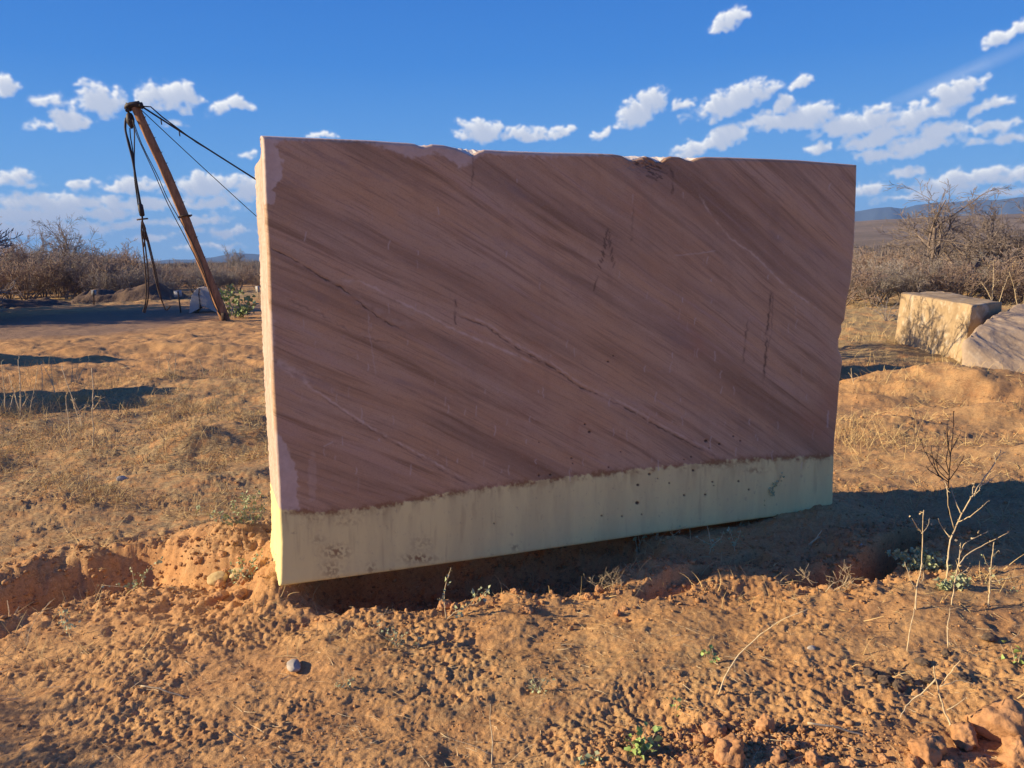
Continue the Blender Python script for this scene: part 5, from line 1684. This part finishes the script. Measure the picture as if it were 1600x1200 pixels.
plant('grass_tuft', (842, 1085), [((842, 1085), (838, 1070), (832, 1060)), ((842, 1085), (845, 1068), (852, 1058)), ((842, 1085), (850, 1072), (862, 1066)), ((842, 1085), (835, 1075), (824, 1070)), ((842, 1085), (842, 1070))], "small yellow-green grass tuft in the centre foreground", cat='grass', nleaf=30, lsize=.014, r0=.0012, seed=39, twigs=5)
plant('grass_tuft', (540, 1085), [((540, 1085), (538, 1068), (534, 1055)), ((540, 1085), (545, 1070), (550, 1062)), ((540, 1085), (530, 1075), (522, 1068)), ((540, 1085), (552, 1078))], "small dry grass tuft right of the whitish stone", cat='grass', nleaf=24, lsize=.013, r0=.0012, seed=40, twigs=5)
plant('weed', (622, 1012), [((622, 1012), (618, 995), (612, 980)), ((622, 1012), (628, 995), (640, 985)), ((622, 1012), (608, 1000), (592, 990)), ((622, 1012), (605, 985), (590, 968)), ((650, 1035), (652, 1018), (655, 1000))], "straggly dry green weed on the dirt before the left half of the block", nleaf=60, lsize=.014, r0=.0015, seed=41, twigs=5)
plant('dry_stalk', (80, 1010), [(.9, (42, 1010), (45, 985), (60, 960), (75, 945)), (.7, (42, 1010), (35, 990)), (.7, (60, 1030), (30, 1020))], "thin stalks at the left edge below the gully", cat='stalk', r0=.002, seed=42, twigs=4)
plant('leafy_herb', (30, 1045), [((100, 985), (96, 965), (92, 955)), ((100, 985), (104, 970), (102, 955)), ((100, 985), (115, 975))], "tiny olive herb below the gully near the left edge", nleaf=40, lsize=.014, r0=.0014, seed=43)

# white-stemmed saplings behind the sloping rock
plant('sapling', (1590, 478), [((1550, 478), (1551, 455), (1553, 420), (1552, 408)), ((1550, 470), (1540, 450), (1532, 440)), ((1590, 482), (1585, 450), (1577, 425)), ((1560, 478), (1568, 450), (1575, 432)), ((1600, 478), (1602, 445), (1605, 420)), ((1551, 450), (1560, 438)), ((1585, 455), (1596, 440))],
      "thin whitish bare saplings standing behind the sloping boulder", cat='sapling', mat=DRYSTEM, r0=.010, seed=44, twigs=10)
plant('fallen_branches', (1345, 470), [(3., (1322, 466), (1340, 462), (1352, 460)), (2.5, (1330, 470), (1345, 463), (1366, 457)), ((1345, 465), (1358, 455), (1372, 452)), ((1345, 466), (1335, 458), (1330, 455)), ((1340, 468), (1362, 466), (1384, 462))],
      "pale orange fallen branches in the dry grass right of the block", cat='branches', mat=mottled('fresh_split_wood', (.60, .38, .17), (.48, .30, .14), 8), r0=.018, seed=45, twigs=10)
plant('dry_bush', (1385, 503), [((1385, 503), (1378, 485), (1365, 474)), ((1385, 503), (1384, 480), (1388, 468)), ((1385, 503), (1392, 484), (1402, 474)), ((1385, 503), (1372, 488), (1352, 480)), ((1385, 503), (1380, 478), (1372, 466)), ((1385, 503), (1398, 490), (1405, 480))],
      "small bare twiggy bush left of the squared rock", cat='bush', mat=TWIG, r0=.008, seed=46, twigs=26)
for i, (bx, by) in enumerate([(1520, 552), (1475, 548), (1558, 562)]):
    plant('dry_bush', (bx, by), [((bx, by), (bx - 12, by - 14), (bx - 22, by - 24)), ((bx, by), (bx - 4, by - 16), (bx - 6, by - 34)), ((bx, by), (bx + 8, by - 16), (bx + 18, by - 30)), ((bx, by), (bx + 14, by - 10), (bx + 26, by - 18)), ((bx, by), (bx + 2, by - 12), (bx + 4, by - 26))],
          ["dry twiggy bush growing where the squared rock meets the sloping boulder", "dry twiggy bush at the foot of the squared rock's sunlit face", "dry twiggy bush at the foot of the sloping boulder"][i], cat='bush', mat=TWIG, r0=.005, seed=47 + i, twigs=24)
plant('dry_weed', (1335, 600), [((1335, 603), (1331, 590), (1330, 575)), ((1333, 595), (1342, 588)), ((1332, 590), (1326, 582))], "lone short weed right of the block's chipped edge", r0=.005, seed=52)

# broad-leaved green shrub behind the pole
gb = hit(368, 497)
g_ = plant('green_shrub', (366, 498), [((366, 498), (360, 475), (352, 452)), ((366, 498), (368, 470), (362, 448)), ((366, 498), (372, 475), (378, 455)), ((366, 498), (382, 480), (392, 462)), ((358, 490), (350, 470), (346, 460)), ((366, 498), (378, 488), (386, 478)), ((368, 498), (384, 490), (395, 476))],
           "broad-leaved light green shrub growing beside the leaning pole's foot", cat='shrub', leafmat=mottled('dull_green_leaf', (.22, .29, .11), (.34, .40, .19), 6), nleaf=230, lsize=.14, r0=.014, seed=53)

# ============================================================ air
hm = bpy.data.materials.new("haze"); hm.use_nodes = True
hn = hm.node_tree; hn.nodes.clear()
pv_ = N(hn, 'ShaderNodeVolumePrincipled'); pv_.inputs['Color'].default_value = (.34, .58, 1.0, 1); pv_.inputs['Density'].default_value = .00012
pv_.inputs['Anisotropy'].default_value = 0.0
ho = N(hn, 'ShaderNodeOutputMaterial'); hn.links.new(pv_.outputs[0], ho.inputs['Volume'])
S = 7700; zt, zb = 300.0, -80.0
hv = np.array([[x, y, z] for x in (-S, S) for y in (-S, S) for z in (zb, zt)], float)
mesh_obj("haze", hv, [[0, 1, 3, 2], [4, 6, 7, 5], [0, 4, 5, 1], [2, 3, 7, 6], [0, 2, 6, 4], [1, 5, 7, 3]], hm, smooth=False)['kind'] = 'stuff'
